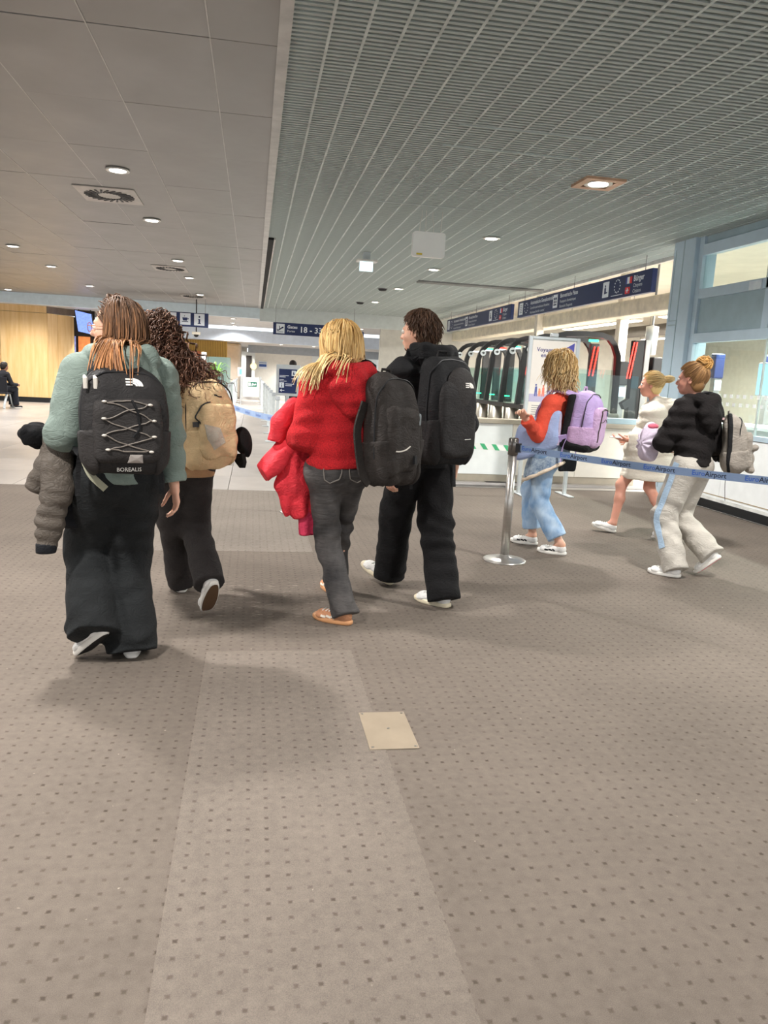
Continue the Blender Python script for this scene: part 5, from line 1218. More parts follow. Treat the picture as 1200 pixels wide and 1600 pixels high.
# ---------------------------------------------------------------- 1 green hoodie
F1 = mk(P1, dv(-80)); J = F1.J
t = person('woman in sage green hoodie and wide black trousers, long brown hair, glasses', F1)
bf = F1.body_fn(curl=(.7, .45)); lo, hi = whole(F1); sobj('body', bf, lo, hi, .0068, SK1, t); F1.eyes(t, IRIS)
G1 = cloth('hoodie_sage', (124, 138, 130), .9, .07, 10, .3, 500)
top1 = F1.top_fn(th=.035, hem=.865, sleeve=(.088, .080, .056), amp=.010, hood=True, hsize=1.2, seed=.4, cuff=.93); lo, hi = armbox(F1); sobj('hoodie', top1, lo, hi, .009, G1, t)
T1 = cloth('trousers_black', (30, 32, 33), .9, .12, 8, .2, 300)
lo, hi = legbox(F1); sobj('trousers', F1.legs_fn(rt=.116, rk=.106, rh=.112, amp=.014, top=.97, seed=.3, cut=1.15), lo, hi, .009, T1, t)
feet(F1, t, W_SHOE, M_sole, outsole=BLK_SOLE, lace=GREY_LACE)
# glasses
R, hc = F1.R, F1.hc; gm = mat('glasses_gold', (176, 120, 90), .3, .6)
g = None
for sx in (-1, 1):
    c = hc+R@A3((sx*.033, .108, -.002)); ring = [tuple(c+R@A3((.024*math.cos(a), 0, .021*math.sin(a)))) for a in np.linspace(0, 2*math.pi, 17)]
    if g is None: g = build('glasses', MB().tube(ring, .0018, 5, cap=False), gm, t)
    else: build('rim', MB().tube(ring, .0018, 5, cap=False), gm, g)
    build('temple', MB().tube([tuple(hc+R@A3((sx*.058, .106, .004))), tuple(hc+R@A3((sx*.079, .05, .004))), tuple(hc+R@A3((sx*.080, -.02, -.004)))], .0018, 5), gm, g)
build('bridge', MB().tube([tuple(hc+R@A3((-.010, .110, .002))), tuple(hc+R@A3((0, .114, .005))), tuple(hc+R@A3((.010, .110, .002)))], .0018, 5), gm, g)
# backpack
BP = cloth('pack_black', (36, 34, 34), .7, .12, 14, .2, 260, fold=.5); BPD = cloth('pack_black_deep', (20, 20, 22), .75, .12, 14, .2, 260, fold=.5); BPG = cloth('pack_charcoal', (46, 43, 42), .7, .1, 14, .2, 260, fold=.4)
def backpack(label, pk, W, D, Hh, m, m2, seed=0., pocket=.62, roundtop=.5, h=.010, wr=.005):
    """main sack, front compartment and two side pockets; returns (thing, outer field)"""
    t = thing('backpack', label, 'backpack', tuple(pk.p(0, D/2, -Hh)))
    def sack(P):
        q = (P-pk.c)@pk.R; z = q[:, 2]/Hh; w = W*(1-.22*np.clip(z, 0, 1)**2-.06*np.clip(-z, 0, 1)**2); d = D*.5*(1-.30*np.clip(z, 0, 1)**2)
        p = np.stack([np.abs(q[:, 0])-w+.07, np.abs(q[:, 1]-d)-d+.055, np.abs(q[:, 2])-Hh+.09], 1)
        pos = np.maximum(p, 0)/A3((.07, .055, .09)); l = np.linalg.norm(pos, axis=1); return np.where(p.max(1) > 0, (l-1)*.062, np.minimum(p.max(1), 0)-.062)*.9
    main = noisy(noisy(sack, wr, 24, seed, (1, 1, .7)), wr*.6, 55, seed+2, (1, 1, .5)); ctr = pk.p(0, D/2, 0); R = max(W, D, Hh)+.10
    sobj('main_sack', main, ctr-R, ctr+R, h, m, t)
    def fr(P):
        q = (P-pk.c)@pk.R; z = (q[:, 2]+Hh*.18)/(Hh*pocket); return (np.sqrt((q[:, 0]/(W*.80))**6+z**6+((q[:, 1]-D*.86)/(D*.30))**4)**.4-1)*.10
    front = noisy(noisy(fr, wr, 30, seed+1), wr*.5, 62, seed+3); fo = sobj('front_pocket', front, ctr-R, ctr+R, h, m2, t)
    for sx in (-1, 1):
        def sp(P, sx=sx):
            q = (P-pk.c)@pk.R; return smax(smax(main(P)-.009, W*.66-sx*q[:, 0], .01), q[:, 2]+Hh*.20-.10*(q[:, 1]-D*.4), .008)
        c = pk.p(sx*W*.8, D*.45, -Hh*.6); sobj('side_pocket', sp, c-Hh*.85, c+Hh*.85, h, m2, t)
    # grab loop and zips
    build('grab_loop', MB().tube([tuple(pk.p(-.045, D*.22, Hh-.02)), tuple(pk.p(-.03, D*.22, Hh+.03)), tuple(pk.p(.03, D*.22, Hh+.03)), tuple(pk.p(.045, D*.22, Hh-.02))], .010, 6, sy=.5), m2, t)
    zx = [(-W*.85, -Hh*.5), (-W*.84, 0), (-W*.72, Hh*.62), (-W*.45, Hh*.86), (0, Hh*.92), (W*.45, Hh*.86), (W*.72, Hh*.62), (W*.84, 0), (W*.85, -Hh*.5)]
    cord('zip', [pk.p(x*1.04, D*.62, z) for x, z in zx], .0045, M_blk, t, sack, .002, 40)
    return t, main, front, mini(main, front)
def straps(t, pk, fig, surf, W, D, Hh, m, which='LR', w=.062, tail=True):
    J = fig.J
    for a in which:
        s = 1 if a == 'R' else -1; sh = J['sh'+a]; nk = J['neck']; top = lerp(nk, sh, .52)+fig.up*.09
        pts = [pk.p(s*W*.42, .01, Hh*.80), top+fig.bk*.03, top-fig.bk*.06, lerp(nk, sh, .62)-fig.bk*.15-fig.up*.09, lerp(nk, sh, .85)-fig.bk*.12-fig.up*.24, lerp(nk, sh, 1.05)-fig.up*.33, pk.p(s*W*.9, .02, -Hh*.62)]
        ribbon('shoulder_strap', pts, w, .016, m, t, surf, .012, 40)
        if tail: ribbon('strap_tail', [pk.p(s*W*.95, .02, -Hh*.66), pk.p(s*W*1.0, .0, -Hh*1.05), pk.p(s*W*1.02, .01, -Hh*1.5)], .022, .003, m, t, None, n=10, side=tuple(pk.b))
def surf_of(top): return shell(top, .0)
cb = lerp(J['neck'], J['pelvis'], .47); top_c = A3((cb[0], cb[1], 1.168))
pk1 = Pack(top_c+F1.bk*.155-F1.rt*.03, F1.rt, F1.bk, F1.up*.98+F1.bk*.04)
W, D, Hh = .180, .19, .226
tb, mn, frn, out1 = backpack('black backpack with bungee cord lacing and white dome logo', pk1, W, D, Hh, BP, BPG, .3)
straps(tb, pk1, F1, top1, W, D, Hh, BPD)
lp = [(-.10, .085), (-.105, .015), (-.105, -.055), (-.09, -.115)]; rp = [(.085, .075), (.10, .008), (.10, -.06), (.088, -.125)]
loopm = mat('loop_grey', (196, 190, 180), .5, var=0); cm = mat('bungee_grey', (120, 112, 104), .6, var=0)
for (x, z) in lp+rp: q = pk1.onto(out1, x, z); build('cord_loop', MB().ball(tuple(q+pk1.b*.003), .011, .011, .006, 8, 6), loopm, tb, True)
for i in range(4):
    if i < 3: cord('bungee', [pk1.p(*_q) for _q in ((lp[i][0], .3, lp[i][1]), (rp[i+1][0], .3, rp[i+1][1]))], .0028, cm, tb, out1, .004, 14); cord('bungee', [pk1.p(rp[i][0], .3, rp[i][1]), pk1.p(lp[i+1][0], .3, lp[i+1][1])], .0028, cm, tb, out1, .004, 14)
cord('bungee', [pk1.p(lp[0][0], .3, lp[0][1]), pk1.p(0, .3, .10), pk1.p(rp[0][0], .3, rp[0][1])], .0028, cm, tb, out1, .004, 14); cord('bungee', [pk1.p(lp[3][0], .3, lp[3][1]), pk1.p(rp[3][0], .3, rp[3][1])], .0028, cm, tb, out1, .004, 14)
cord('pull_cord', [pk1.p(.012, .3, .10), pk1.p(.03, .3, .03), pk1.p(.035, .3, -.02), pk1.p(.015, .3, -.06)], .006, BPD, tb, out1, .006, 14)
dome_logo(pk1, out1, tb, .045, .165, .042, W_LOGO)
patch('reflector_tab', [(-.028, -.018), (.034, -.018), (.030, .018), (-.020, .018)], pk1, out1, mat('tab_grey', (172, 164, 158), .5, var=0), tb, .02, -.155, off=.007)
qq = pk1.onto(out1, -.05, -.212); text('lettering', 'BOREALIS', .024, W_LOGO, tb, qq+pk1.b*.026, pk1.r, pk1.u)
for sx in (-.125, -.165): q = pk1.p(sx, D*.66, .185); build('zip_pull', MB().tube([tuple(q), tuple(q+pk1.b*.03-pk1.u*.01), tuple(q+pk1.b*.03-pk1.u*.05)], [.007, .010, .009], 6), loopm, tb)
ribbon('hip_strap', [pk1.p(-W*.9, .05, -Hh*.75), pk1.p(-W*.8, .10, -Hh*1.05), pk1.p(-W*.45, .10, -Hh*1.32)], .03, .006, mat('strap_olive', (140, 138, 118), .7), tb, None, n=12, side=tuple(pk1.b))
# hair
H1 = hair_mat('hair_brown_ginger', (112, 82, 60), (214, 150, 98), (58, 40, 30), .55)
hair_cap(F1, t, H1, .012)
col1 = mini(headell(F1), top1, ell(J['neck']+F1.bk*.055-F1.up*.012, (.135, .135, .075), np.stack([F1.sh, F1.bk, F1.up], 1)))
nkz = J['neck'][2]
def flow1(rel, p, s_):
    lat = (p-J['neck'])@F1.rt; low = np.clip((nkz+.16-p[:, 2])/.10, 0, 1)
    side = np.clip((-.105+.085*np.sin(np.arange(len(p))*12.9898)-lat)*6, -.9, .7)[:, None]*F1.rt*low[:, None]
    return side+F1.bk*(.45*low)[:, None]-np.where(rel[:, 1:2] > .015, F1.R[:, 1]*1.1, 0*F1.R[:, 1])
strands('hair_locks', F1, 950, H1, t, col1, (.30, .43), 3, off=(.008, .030), rad=.0042, step=.020, jitter=.06, flow=flow1, region=lambda D: (D[:, 2] > -.45+1.0*np.clip(D[:, 1]+.05, 0, 1)) & (D[:, 1] < .62))
# quilted jacket over the left forearm
PUF = cloth('puffer_taupe', (92, 84, 76), .55, .08, 12, .1, 300, fold=.8); PUFD = cloth('puffer_lining', (18, 20, 26), .7, .05)
a0 = lerp(J['elL'], J['wrL'], .45); dn = A3((0, 0, -1)); ol = -F1.rt
tj = thing('quilted_jacket', 'taupe quilted jacket hanging over the left forearm of the green hoodie', 'jacket', tuple(a0+dn*.5))
def puff(a, b, ra, rb, seg, flat, side, amp=.009):
    a, b = A3(a), A3(b); f = econe(a, b, ra, rb, side, flat); ab = b-a; L2 = ab@ab
    return lambda P: f(P)-amp*np.abs(np.sin(np.pi*seg*((P-a)@ab/L2)))+amp*.4-.009*wob(P, 30, 1.)-.004*wob(P, 70, 2.)
bw = F1.bk
s1 = puff(a0+A3((0, 0, .03))+ol*.01+bw*.05, a0+dn*.26+ol*.03+bw*.10, .062, .075, 3, .75, F1.rt)
s2 = puff(a0+dn*.24+ol*.04+bw*.10, a0+dn*.47+ol*.075+bw*.09, .064, .052, 4, .8, F1.rt)
s3 = puff(a0+dn*.03+ol*.03+bw*.05, a0+dn*.22+ol*.10+bw*.04, .045, .05, 3, .8, F1.rt)
lo, hi = bnd([a0, a0+dn*.55+ol*.12], .2); sobj('sleeve', uni([s1, s2], .015), lo, hi, .008, PUF, tj); sobj('second_sleeve', s3, lo, hi, .008, PUF, tj)
bd = uni([econe(a0-ol*.05+bw*.0, a0-ol*.075+dn*.40, .085, .10, F1.rt, .45), econe(a0-ol*.03-bw*.06, a0-ol*.06-bw*.06+dn*.36, .085, .10, F1.rt, .4)], .05); sobj('lining', noisy(cutp(bd, a0+dn*.44, dn), .008, 24, 2.), lo, hi, .009, PUFD, tj)
sobj('fur_cuff', noisy(uni([ell(a0+ol*.11-bw*.03+A3((0, 0, .01)), (.06, .06, .055)), ell(a0+ol*.06-bw*.04+A3((0, 0, -.0)), (.055, .06, .055))], .03), .010, 90, 1.), a0-.25, a0+.25, .007, cloth('fur_black', (14, 14, 16), 1., .2, 60, .8, 500), tj)
sobj('cuff', cutp(cutp(econe(a0+dn*.46+ol*.074+bw*.09, a0+dn*.52+ol*.08+bw*.09, .05, .045, F1.rt, .8), a0+dn*.525, dn), a0+dn*.475, -dn), lo, hi, .008, PUFD, tj)

# ---------------------------------------------------------------- 2 tan hoodie
F2 = mk(P2, dv(-24)+A3((0, 0, -.08))); J = F2.J
t = person('woman in tan hoodie and charcoal trousers with long curly dark hair', F2)
sobj('body', F2.body_fn(curl=(.6, .6)), *whole(F2), .009, SK1, t); F2.eyes(t, IRIS)
G2 = cloth('hoodie_tan', (190, 152, 112), .9, .07, 10, .3, 500)
top2 = F2.top_fn(th=.035, hem=.80, sleeve=(.088, .078, .055), amp=.010, seed=1.3); sobj('hoodie', top2, *armbox(F2), .010, G2, t)
sobj('trousers', F2.legs_fn(rt=.106, rk=.088, rh=.080, amp=.010, top=.95, seed=1.2, cut=1.10), *legbox(F2), .010, cloth('trousers_charcoal', (50, 46, 45), .9, .14, 8, .2, 300), t)
feet(F2, t, W_SHOE, M_sole, outsole=BRN_SOLE, lace=GREY_LACE)
H2 = hair_mat('hair_dark_curl', (104, 74, 56), (122, 84, 64), (46, 30, 24), .5)
hair_cap(F2, t, H2, .016)
nk2 = J['neck'][2]
strands('hair_locks', F2, 850, H2, t, mini(headell(F2), top2), (.34, .48), 5, off=(.012, .045), rad=.0046, step=.018, jitter=.22, curl=.016, cfreq=75., flow=lambda rel, p, s: np.where((p[:, 2] < nk2+.12)[:, None], F2.rt*.40+F2.bk*.35, F2.bk*.35))
pb = rot = None
bdir = nrm(F2.bk+F2.rt*.35); rdir = np.cross(A3((0, 0, 1)), -bdir); rdir = rdir if rdir@F2.rt > 0 else -rdir
ctr = lerp(J['neck'], J['pelvis'], .47)
pk2 = Pack(ctr+F2.bk*.14+F2.rt*.125+A3((0, 0, -.065)), rdir, bdir, A3((0, 0, 1))-F2.rt*.16)
BE = cloth('pack_beige', (222, 192, 148), .75, .08, 14, .15, 260, fold=.9); BEG = cloth('pack_grey_beige', (196, 188, 172), .7, .08, 14, .15, 260, fold=.9)
W, D, Hh = .150, .17, .245
tb, mn, frn, out2 = backpack('beige backpack with grey pocket slung on the tan hoodie', pk2, W, D, Hh, BE, BE, 1.7, wr=.011)
straps(tb, pk2, F2, top2, W, D, Hh, BE, 'R', tail=False)
patch('grey_patch', [(-.075, .05), (.02, .03), (.05, -.05), (-.02, -.09), (-.06, -.03)], pk2, out2, BEG, tb, -.02, -.06)
cord('zip_line', [pk2.p(-.13, .3, .0), pk2.p(-.11, .3, .06), pk2.p(-.06, .3, .125), pk2.p(-.03, .3, .14)], .004, M_blk, tb, out2, .002, 14); cord('zip_line', [pk2.p(.0, .3, .165), pk2.p(.055, .3, .18)], .004, M_blk, tb, out2, .002, 10)
build('buckle', MB().obox(pk2.onto(out2, -.125, -.01)+pk2.b*.006, tuple(pk2.r*.022), tuple(pk2.b*.008), tuple(pk2.u*.014)), M_blk, tb)
tc = thing('black_cap', 'black cap clipped to the side of the beige backpack', 'cap', tuple(pk2.p(.18, .10, -.2)))
cp = pk2.p(W+.035, .13, -.12); cc = cloth('cap_black', (20, 18, 18), .9, .1)
crown = cutp(ell(cp, (.058, .055, .098), pk2.R), cp-pk2.u*.02-pk2.r*.02, -pk2.u*.5-pk2.r*.6); sobj('crown', crown, cp-.15, cp+.15, .007, cc, tc)
build('peak', MB().prism([(-.06, 0), (.06, 0), (.055, .05), (.025, .085), (-.025, .085), (-.055, .05)], cp-pk2.u*.055-pk2.r*.03, tuple(pk2.b), tuple(nrm(-pk2.u+pk2.r*.25)), tuple(pk2.r*.006)), cc, tc)

# ---------------------------------------------------------------- 3 red hoodie
F3 = mk(P3, dv(-42)); J = F3.J
t = person('woman in red fleece hoodie and faded black jeans with straight blonde hair', F3)
sobj('body', F3.body_fn(curl=(.7, .6)), *whole(F3), .0075, SK1, t); F3.eyes(t, IRIS)
k = NT('fleece_red'); P = k.coord('Object'); n1 = k.noise(150, 3, P, .7); n2 = k.noise(9, 3, P); c1 = lin((204, 26, 36))
k.set(**{'Base Color': k.mix(k.ramp(k.math('ADD', k.math('MULTIPLY', n1, .75), k.math('MULTIPLY', n2, .25)), .35, .65), lin((150, 12, 22)), lin((222, 36, 44))), 'Roughness': .95}); k.bump(n1, .9, .008); FLE = k.m
top3 = F3.top_fn(th=.040, hem=.900, sleeve=(.092, .086, .058), amp=.010, hood=True, hoodup=.012, hsize=1.08, seed=2.2, cuff=.95); sobj('hoodie', top3, *armbox(F3), .009, FLE, t)
JE = NT('jeans_faded_black'); P = JE.coord('Object'); JE.set(**{'Base Color': JE.mix(JE.ramp(JE.noise(7, 3, JE.mapping(P, (1, 1, .7))), .3, .75), lin((38, 37, 38)), lin((92, 88, 86))), 'Roughness': .9}); JE.bump(JE.noise(17, 5, JE.mapping(P, (.7, .7, 2.6))), .5, .02); JE = JE.m
lf3 = F3.legs_fn(rt=.096, rk=.072, rh=.068, amp=.013, top=1.0, seed=2.1, cut=1.09, an_amp=1.2); sobj('jeans', lf3, *legbox(F3), .008, JE, t)
# back pockets of the jeans
for sx in (-1, 1):
    pc = lerp(J['hipL'], J['hipR'], .5)+F3.rt*sx*.085+A3((0, 0, .01)); ring = []
    for (a, b) in ((-.058, .06), (-.02, .065), (.02, .065), (.058, .06), (.062, 0), (.05, -.055), (0, -.085), (-.05, -.055), (-.062, 0), (-.058, .06)): ring.append(pc+F3.rt*a+A3((0, 0, b))+F3.bk*.16)
    Q = np.array(ring); tt_ = np.linspace(0, 1, 40); Q = np.stack([np.interp(tt_, np.linspace(0, 1, len(ring)), Q[:, i_]) for i_ in range(3)], 1)
    for _ in range(14): Q = Q-grad(lf3, Q)*(lf3(Q)-.002)[:, None]*.8
    build('back_pocket', MB().tube([tuple(q) for q in Q], .0035, 5, cap=False), mat('seam_grey', (120, 114, 108), .9, var=.1), t)
TANS = cloth('suede_tan', (196, 140, 104), .9, .08, 30, .3, 400)
feet(F3, t, TANS, GUM, stripes=mat('stripe_cream', (242, 232, 216), .7, var=0), lace=GREY_LACE)
H3 = hair_mat('hair_blonde', (232, 192, 122), (250, 226, 170), (168, 124, 70), .5)
hair_cap(F3, t, H3, .013)
nk3 = J['neck'][2]
strands('hair_locks', F3, 950, H3, t, mini(headell(F3), top3, ell(J['neck']+F3.bk*.045-F3.up*.012, (.125, .125, .07), np.stack([F3.sh, F3.bk, F3.up], 1))), (.27, .37), 8, off=(.010, .034), rad=.0042, step=.020, jitter=.06, flow=lambda rel, p, s: np.where((p[:, 2] < nk3+.12)[:, None], -F3.rt*.20, np.where(rel[:, 1:2] > .0, -F3.R[:, 1]*.5, 0*F3.R[:, 1])))
bdir = nrm(F3.bk+F3.rt*.45); ctr = lerp(J['neck'], J['pelvis'], .60); pk3 = Pack(ctr+F3.bk*.125+F3.rt*.18+A3((0, 0, .02)), np.array([-bdir[1], bdir[0], 0]), bdir, A3((0, 0, 1))-F3.rt*.12)
W, D, Hh = .165, .19, .30
BR = cloth('pack_brown_black', (44, 39, 36), .75, .14, 14, .2, 260, fold=.8)
tb, mn, frn, out3 = backpack('worn brownish black backpack slung on the red hoodie', pk3, W, D, Hh, BR, BR, 2.9, wr=.011)
straps(tb, pk3, F3, top3, W, D, Hh, BPD, 'R', tail=False)
ribbon('hanging_strap', [pk3.p(-W*.98, .04, Hh*.5), pk3.p(-W*1.25, .02, 0), pk3.p(-W*1.15, .05, -Hh*.8), pk3.p(-W*.9, .07, -Hh*.98)], .05, .012, BR, tb, None, n=20, side=tuple(pk3.b))
cord('zip_line', [pk3.p(-.09, .3, -.09), pk3.p(-.03, .3, -.10), pk3.p(.0, .3, -.085)], .004, loopm, tb, out3, .002, 12); build('buckle', MB().obox(pk3.onto(out3, .05, -.16)+pk3.b*.006, tuple(pk3.r*.010), tuple(pk3.b*.008), tuple(pk3.u*.022)), M_blk, tb)
patch('grey_badge', [(-.012, -.03), (.012, -.03), (.016, .03), (-.008, .035)], pk3, out3, mat('badge_grey', (110, 116, 118), .6), tb, .10, .06)
# red jacket on the left arm
RJ = cloth('jacket_red', (228, 54, 66), .6, .07, 9, .1, 300, fold=.9); RJP = cloth('jacket_lining_pink', (214, 60, 92), .7, .06)
a0 = lerp(J['elL'], J['wrL'], .55); ol = -F3.rt; fw3 = F3.fwd
tj = thing('red_jacket', 'bright red jacket folded over the left arm of the red hoodie', 'jacket', tuple(a0+dn*.55))
def fold(a, b, ra, rb, side, flat, amp, fr, sd):
    f = econe(a, b, ra, rb, side, flat); s_ = nrm(side); return lambda P: f(P)-amp*np.sin(fr*(P@s_)+2*wob(P, 9, sd))-.4*amp*wob(P, 40, sd)
lo, hi = bnd([a0, a0+dn*.55, a0+ol*.2], .26)
sd3 = nrm(F3.rt+F3.fwd*.25)
bd = uni([fold(a0+dn*.02+ol*.0, a0+dn*.26-ol*.02, .095, .125, sd3, .55, .013, 62, 1.), fold(a0+dn*.24-ol*.01, a0+dn*.42-ol*.06, .125, .10, sd3, .5, .013, 55, 2.)], .05)
sobj('body', cutp(bd, a0+dn*.46-ol*.03, nrm(dn*.9-ol*.28)), lo, hi, .008, RJ, tj)
sobj('lining', cutp(fold(a0+dn*.40-ol*.09, a0+dn*.55-ol*.10, .06, .055, sd3, .6, .008, 60, 3.), a0+dn*.565, dn), lo, hi, .008, RJP, tj)
sobj('sleeve', uni([fold(a0+dn*.04+ol*.04, a0+dn*.15+ol*.14+F3.bk*.03, .070, .064, fw3, .85, .009, 70, 1.), cutp(fold(a0+dn*.13+ol*.12+F3.bk*.03, a0+dn*.22+ol*.215+F3.bk*.03, .066, .062, fw3, .85, .008, 70, 1.), a0+dn*.20+ol*.19, nrm(dn*.6+ol))], .03), lo, hi, .008, RJ, tj)
sobj('second_sleeve', uni([fold(a0+A3((0, 0, .19))+ol*.02, a0+A3((0, 0, .09))+ol*.085, .050, .066, fw3, .85, .008, 60, 4.), cutp(fold(a0+A3((0, 0, .10))+ol*.08, a0+A3((0, 0, -.03))+ol*.125, .064, .050, fw3, .85, .007, 60, 4.), a0+A3((0, 0, -.015))+ol*.12, nrm(dn+ol*.2))], .03), lo, hi, .008, RJ, tj)

# ---------------------------------------------------------------- 4 man in black
F4 = mk(P4, dv(-54)); J = F4.J
t = person('man in black hooded jacket and wide black trousers with short brown hair', F4)
hb4 = {'L': (nrm(J['wrL']-J['elL']), -F4.rt, F4.fwd)}
sobj('body', F4.body_fn(curl=(.6, .6), hb=hb4), *whole(F4), .0072, SK1, t); F4.eyes(t, IRIS)
BJ = cloth('jacket_black', (20, 20, 22), .8, .12, 9, .15, 300)
top4 = F4.top_fn(th=.040, hem=.86, sleeve=(.088, .076, .056), amp=.010, hood=True, hoodup=.05, hsize=1.15, seed=3.1, cuff=.97); sobj('jacket', top4, *armbox(F4), .009, BJ, t)
sobj('trousers', F4.legs_fn(rt=.112, rk=.100, rh=.090, amp=.012, top=1.05, seed=3.3, cut=1.10, an_amp=1.0), *legbox(F4), .010, cloth('trousers_black_soft', (17, 16, 17), .95, .14, 8, .2, 300), t)
feet(F4, t, W_SHOE, CREAM_SOLE, outsole=M_sole, lace=GREY_LACE, h=.085)
H4 = hair_mat('hair_short_brown', (88, 62, 46), (112, 82, 60), (46, 32, 24), .6)
hair_cap(F4, t, H4, .010, ears=True, back=-.075)
strands('hair_locks', F4, 1200, H4, t, headell(F4), (.03, .06), 9, off=(.008, .020), rad=.0036, step=.008, jitter=.25, lift=.4, region=lambda D: (D[:, 2] > -.50+1.25*np.clip(D[:, 1]+.28, 0, 1)) & (D[:, 1] < .72))
sobj('beard', shell(cutp(ell(F4.hc+F4.R@A3((0, .05, -.09))*F4.k, (.036, .040, .026), F4.R), F4.hc+F4.R@A3((0, 0, -.082))*F4.k, F4.R@A3((0, -.3, 1))), .0), F4.hc-.2, F4.hc+.2, .006, H4, t)
patch4 = build('sleeve_logo', MB().obox(lerp(J['shL'], J['elL'], .45)-F4.rt*.088+F4.bk*.02, tuple(F4.fwd*.016), tuple(F4.rt*.003), (0, 0, .007)), mat('logo_grey', (190, 190, 188), .5), t)
pk4 = Pack(lerp(J['neck'], J['pelvis'], .58)+F4.bk*.16-F4.rt*.06, F4.rt, F4.bk, F4.up+F4.bk*.03)
W, D, Hh = .172, .21, .325
tb, mn, frn, out4 = backpack('large plain black backpack with white logo on the man', pk4, W, D, Hh, BPD, BP, 4.1, pocket=.70)
straps(tb, pk4, F4, top4, W, D, Hh, BPD)
flap4 = cutp(ell(pk4.p(.03, D*.92, .10), (.12, .055, .16), pk4.R), pk4.p(0, 0, .02), -pk4.u*.9-pk4.r*.5); sobj('flap', flap4, *bnd([pk4.p(0, .1, .1)], .34), .009, BPG, tb)
dome_logo(pk4, mini(out4, flap4), tb, .075, .150, .042, W_LOGO)
patch('reflector_line', [(-.02, -.002), (.025, .001), (.025, .004), (-.02, .002)], pk4, out4, W_LOGO, tb, .06, -.17)

# ---------------------------------------------------------------- 5 orange sweater
F5 = mk(P5, dv(-40)); J = F5.J
t = person('woman in orange sweater and light jeans with wavy blonde bob', F5)
hb5 = {'L': (nrm(J['wrL']-J['elL']), -F5.rt*.6+A3((0, 0, .5)), A3((0, 0, 1))+F5.fwd*.3)}
sobj('body', F5.body_fn(curl=(.6, .5), hb=hb5), *whole(F5), .0085, SK1, t); F5.eyes(t, IRIS)
top5 = F5.top_fn(th=.018, hem=.86, sleeve=(.066, .060, .050), amp=.006, hood=False, seed=4.2, cuff=.92); sobj('sweater', top5, *armbox(F5), .010, cloth('knit_orange', (222, 84, 62), .9, .06, 12, .4, 300), t)
DEN = NT('denim_light'); P = DEN.coord('Object'); DEN.set(**{'Base Color': DEN.mix(DEN.ramp(DEN.noise(9, 4, DEN.mapping(P, (1, 1, .6))), .35, .7), lin((112, 148, 188)), lin((186, 206, 224))), 'Roughness': .9}); DEN.bump(DEN.noise(350, 2, P), .25, .002); DEN = DEN.m
lf5 = F5.legs_fn(rt=.100, rk=.080, rh=.078, amp=.008, top=.98, seed=4.1, cut=.84, an_amp=.6); sobj('jeans', lf5, *legbox(F5), .010, DEN, t)
feet(F5, t, W_SHOE, M_sole, stripes=mat('stripe_black', (30, 30, 32), .7, var=0), lace=GREY_LACE)
H5 = hair_mat('hair_blonde_wavy', (222, 188, 126), (244, 222, 174), (172, 132, 82), .5)
hair_cap(F5, t, H5, .016)
strands('hair_locks', F5, 850, H5, t, mini(headell(F5), top5), (.17, .215), 12, off=(.012, .045), rad=.0044, step=.016, jitter=.12, curl=.007, cfreq=60.)
bdir = nrm(F5.bk+F5.rt*.25); pk5 = Pack(lerp(J['neck'], J['pelvis'], .42)+F5.bk*.135+F5.rt*.04+A3((0, 0, .03)), np.array([-bdir[1], bdir[0], 0]), bdir, A3((0, 0, 1))+F5.bk*.10)
LIL = cloth('pack_lilac', (188, 164, 214), .7, .05, 14, .15, 260, fold=.6); LIL2 = cloth('pack_lilac_pink', (204, 170, 208), .7, .05, 14, .15, 260, fold=.9)
W, D, Hh = .180, .21, .240
tb, mn, frn, out5 = backpack('lilac backpack with black base on the orange sweater', pk5, W, D, Hh, LIL, LIL2, 5.2, pocket=.70, h=.010)
straps(tb, pk5, F5, top5, W, D, Hh, LIL, w=.055); straps(tb, pk5, F5, shell(top5, .008), W*.96, D, Hh, M_blk, 'L', w=.03, tail=False)
bs = pk5.box(0, D*.46, -Hh*.86, W*1.01, D*.56, Hh*.20, .05); sobj('black_base', noisy(bs, .004, 30), *bnd([pk5.p(0, D*.46, -Hh*.86)], .3), .010, BPD, tb)
cord('zip_line', [pk5.p(.10, .4, .12), pk5.p(-.0, .4, .13), pk5.p(-.06, .4, .10), pk5.p(-.07, .4, .02), pk5.p(-.075, .4, -.16)], .006, mat('zip_brown', (66, 52, 50), .6), tb, out5, .003, 24)
cord('zip_line', [pk5.p(.14, .4, .01), pk5.p(.03, .4, .015), pk5.p(-.06, .4, .01)], .003, mat('zip_brown'), tb, out5, .003, 16)
patch('round_badge', [(.016*math.cos(a), .020*math.sin(a)) for a in np.linspace(0, 6.28, 12, endpoint=False)], pk5, out5, M_navy, tb, .085, .075)
back_black = pk5.box(0, -.005, -.02, W*.96, .035, Hh*.93, .03); sobj('back_panel', back_black, *bnd([pk5.p(0, 0, 0)], .34), .010, BPD, tb)
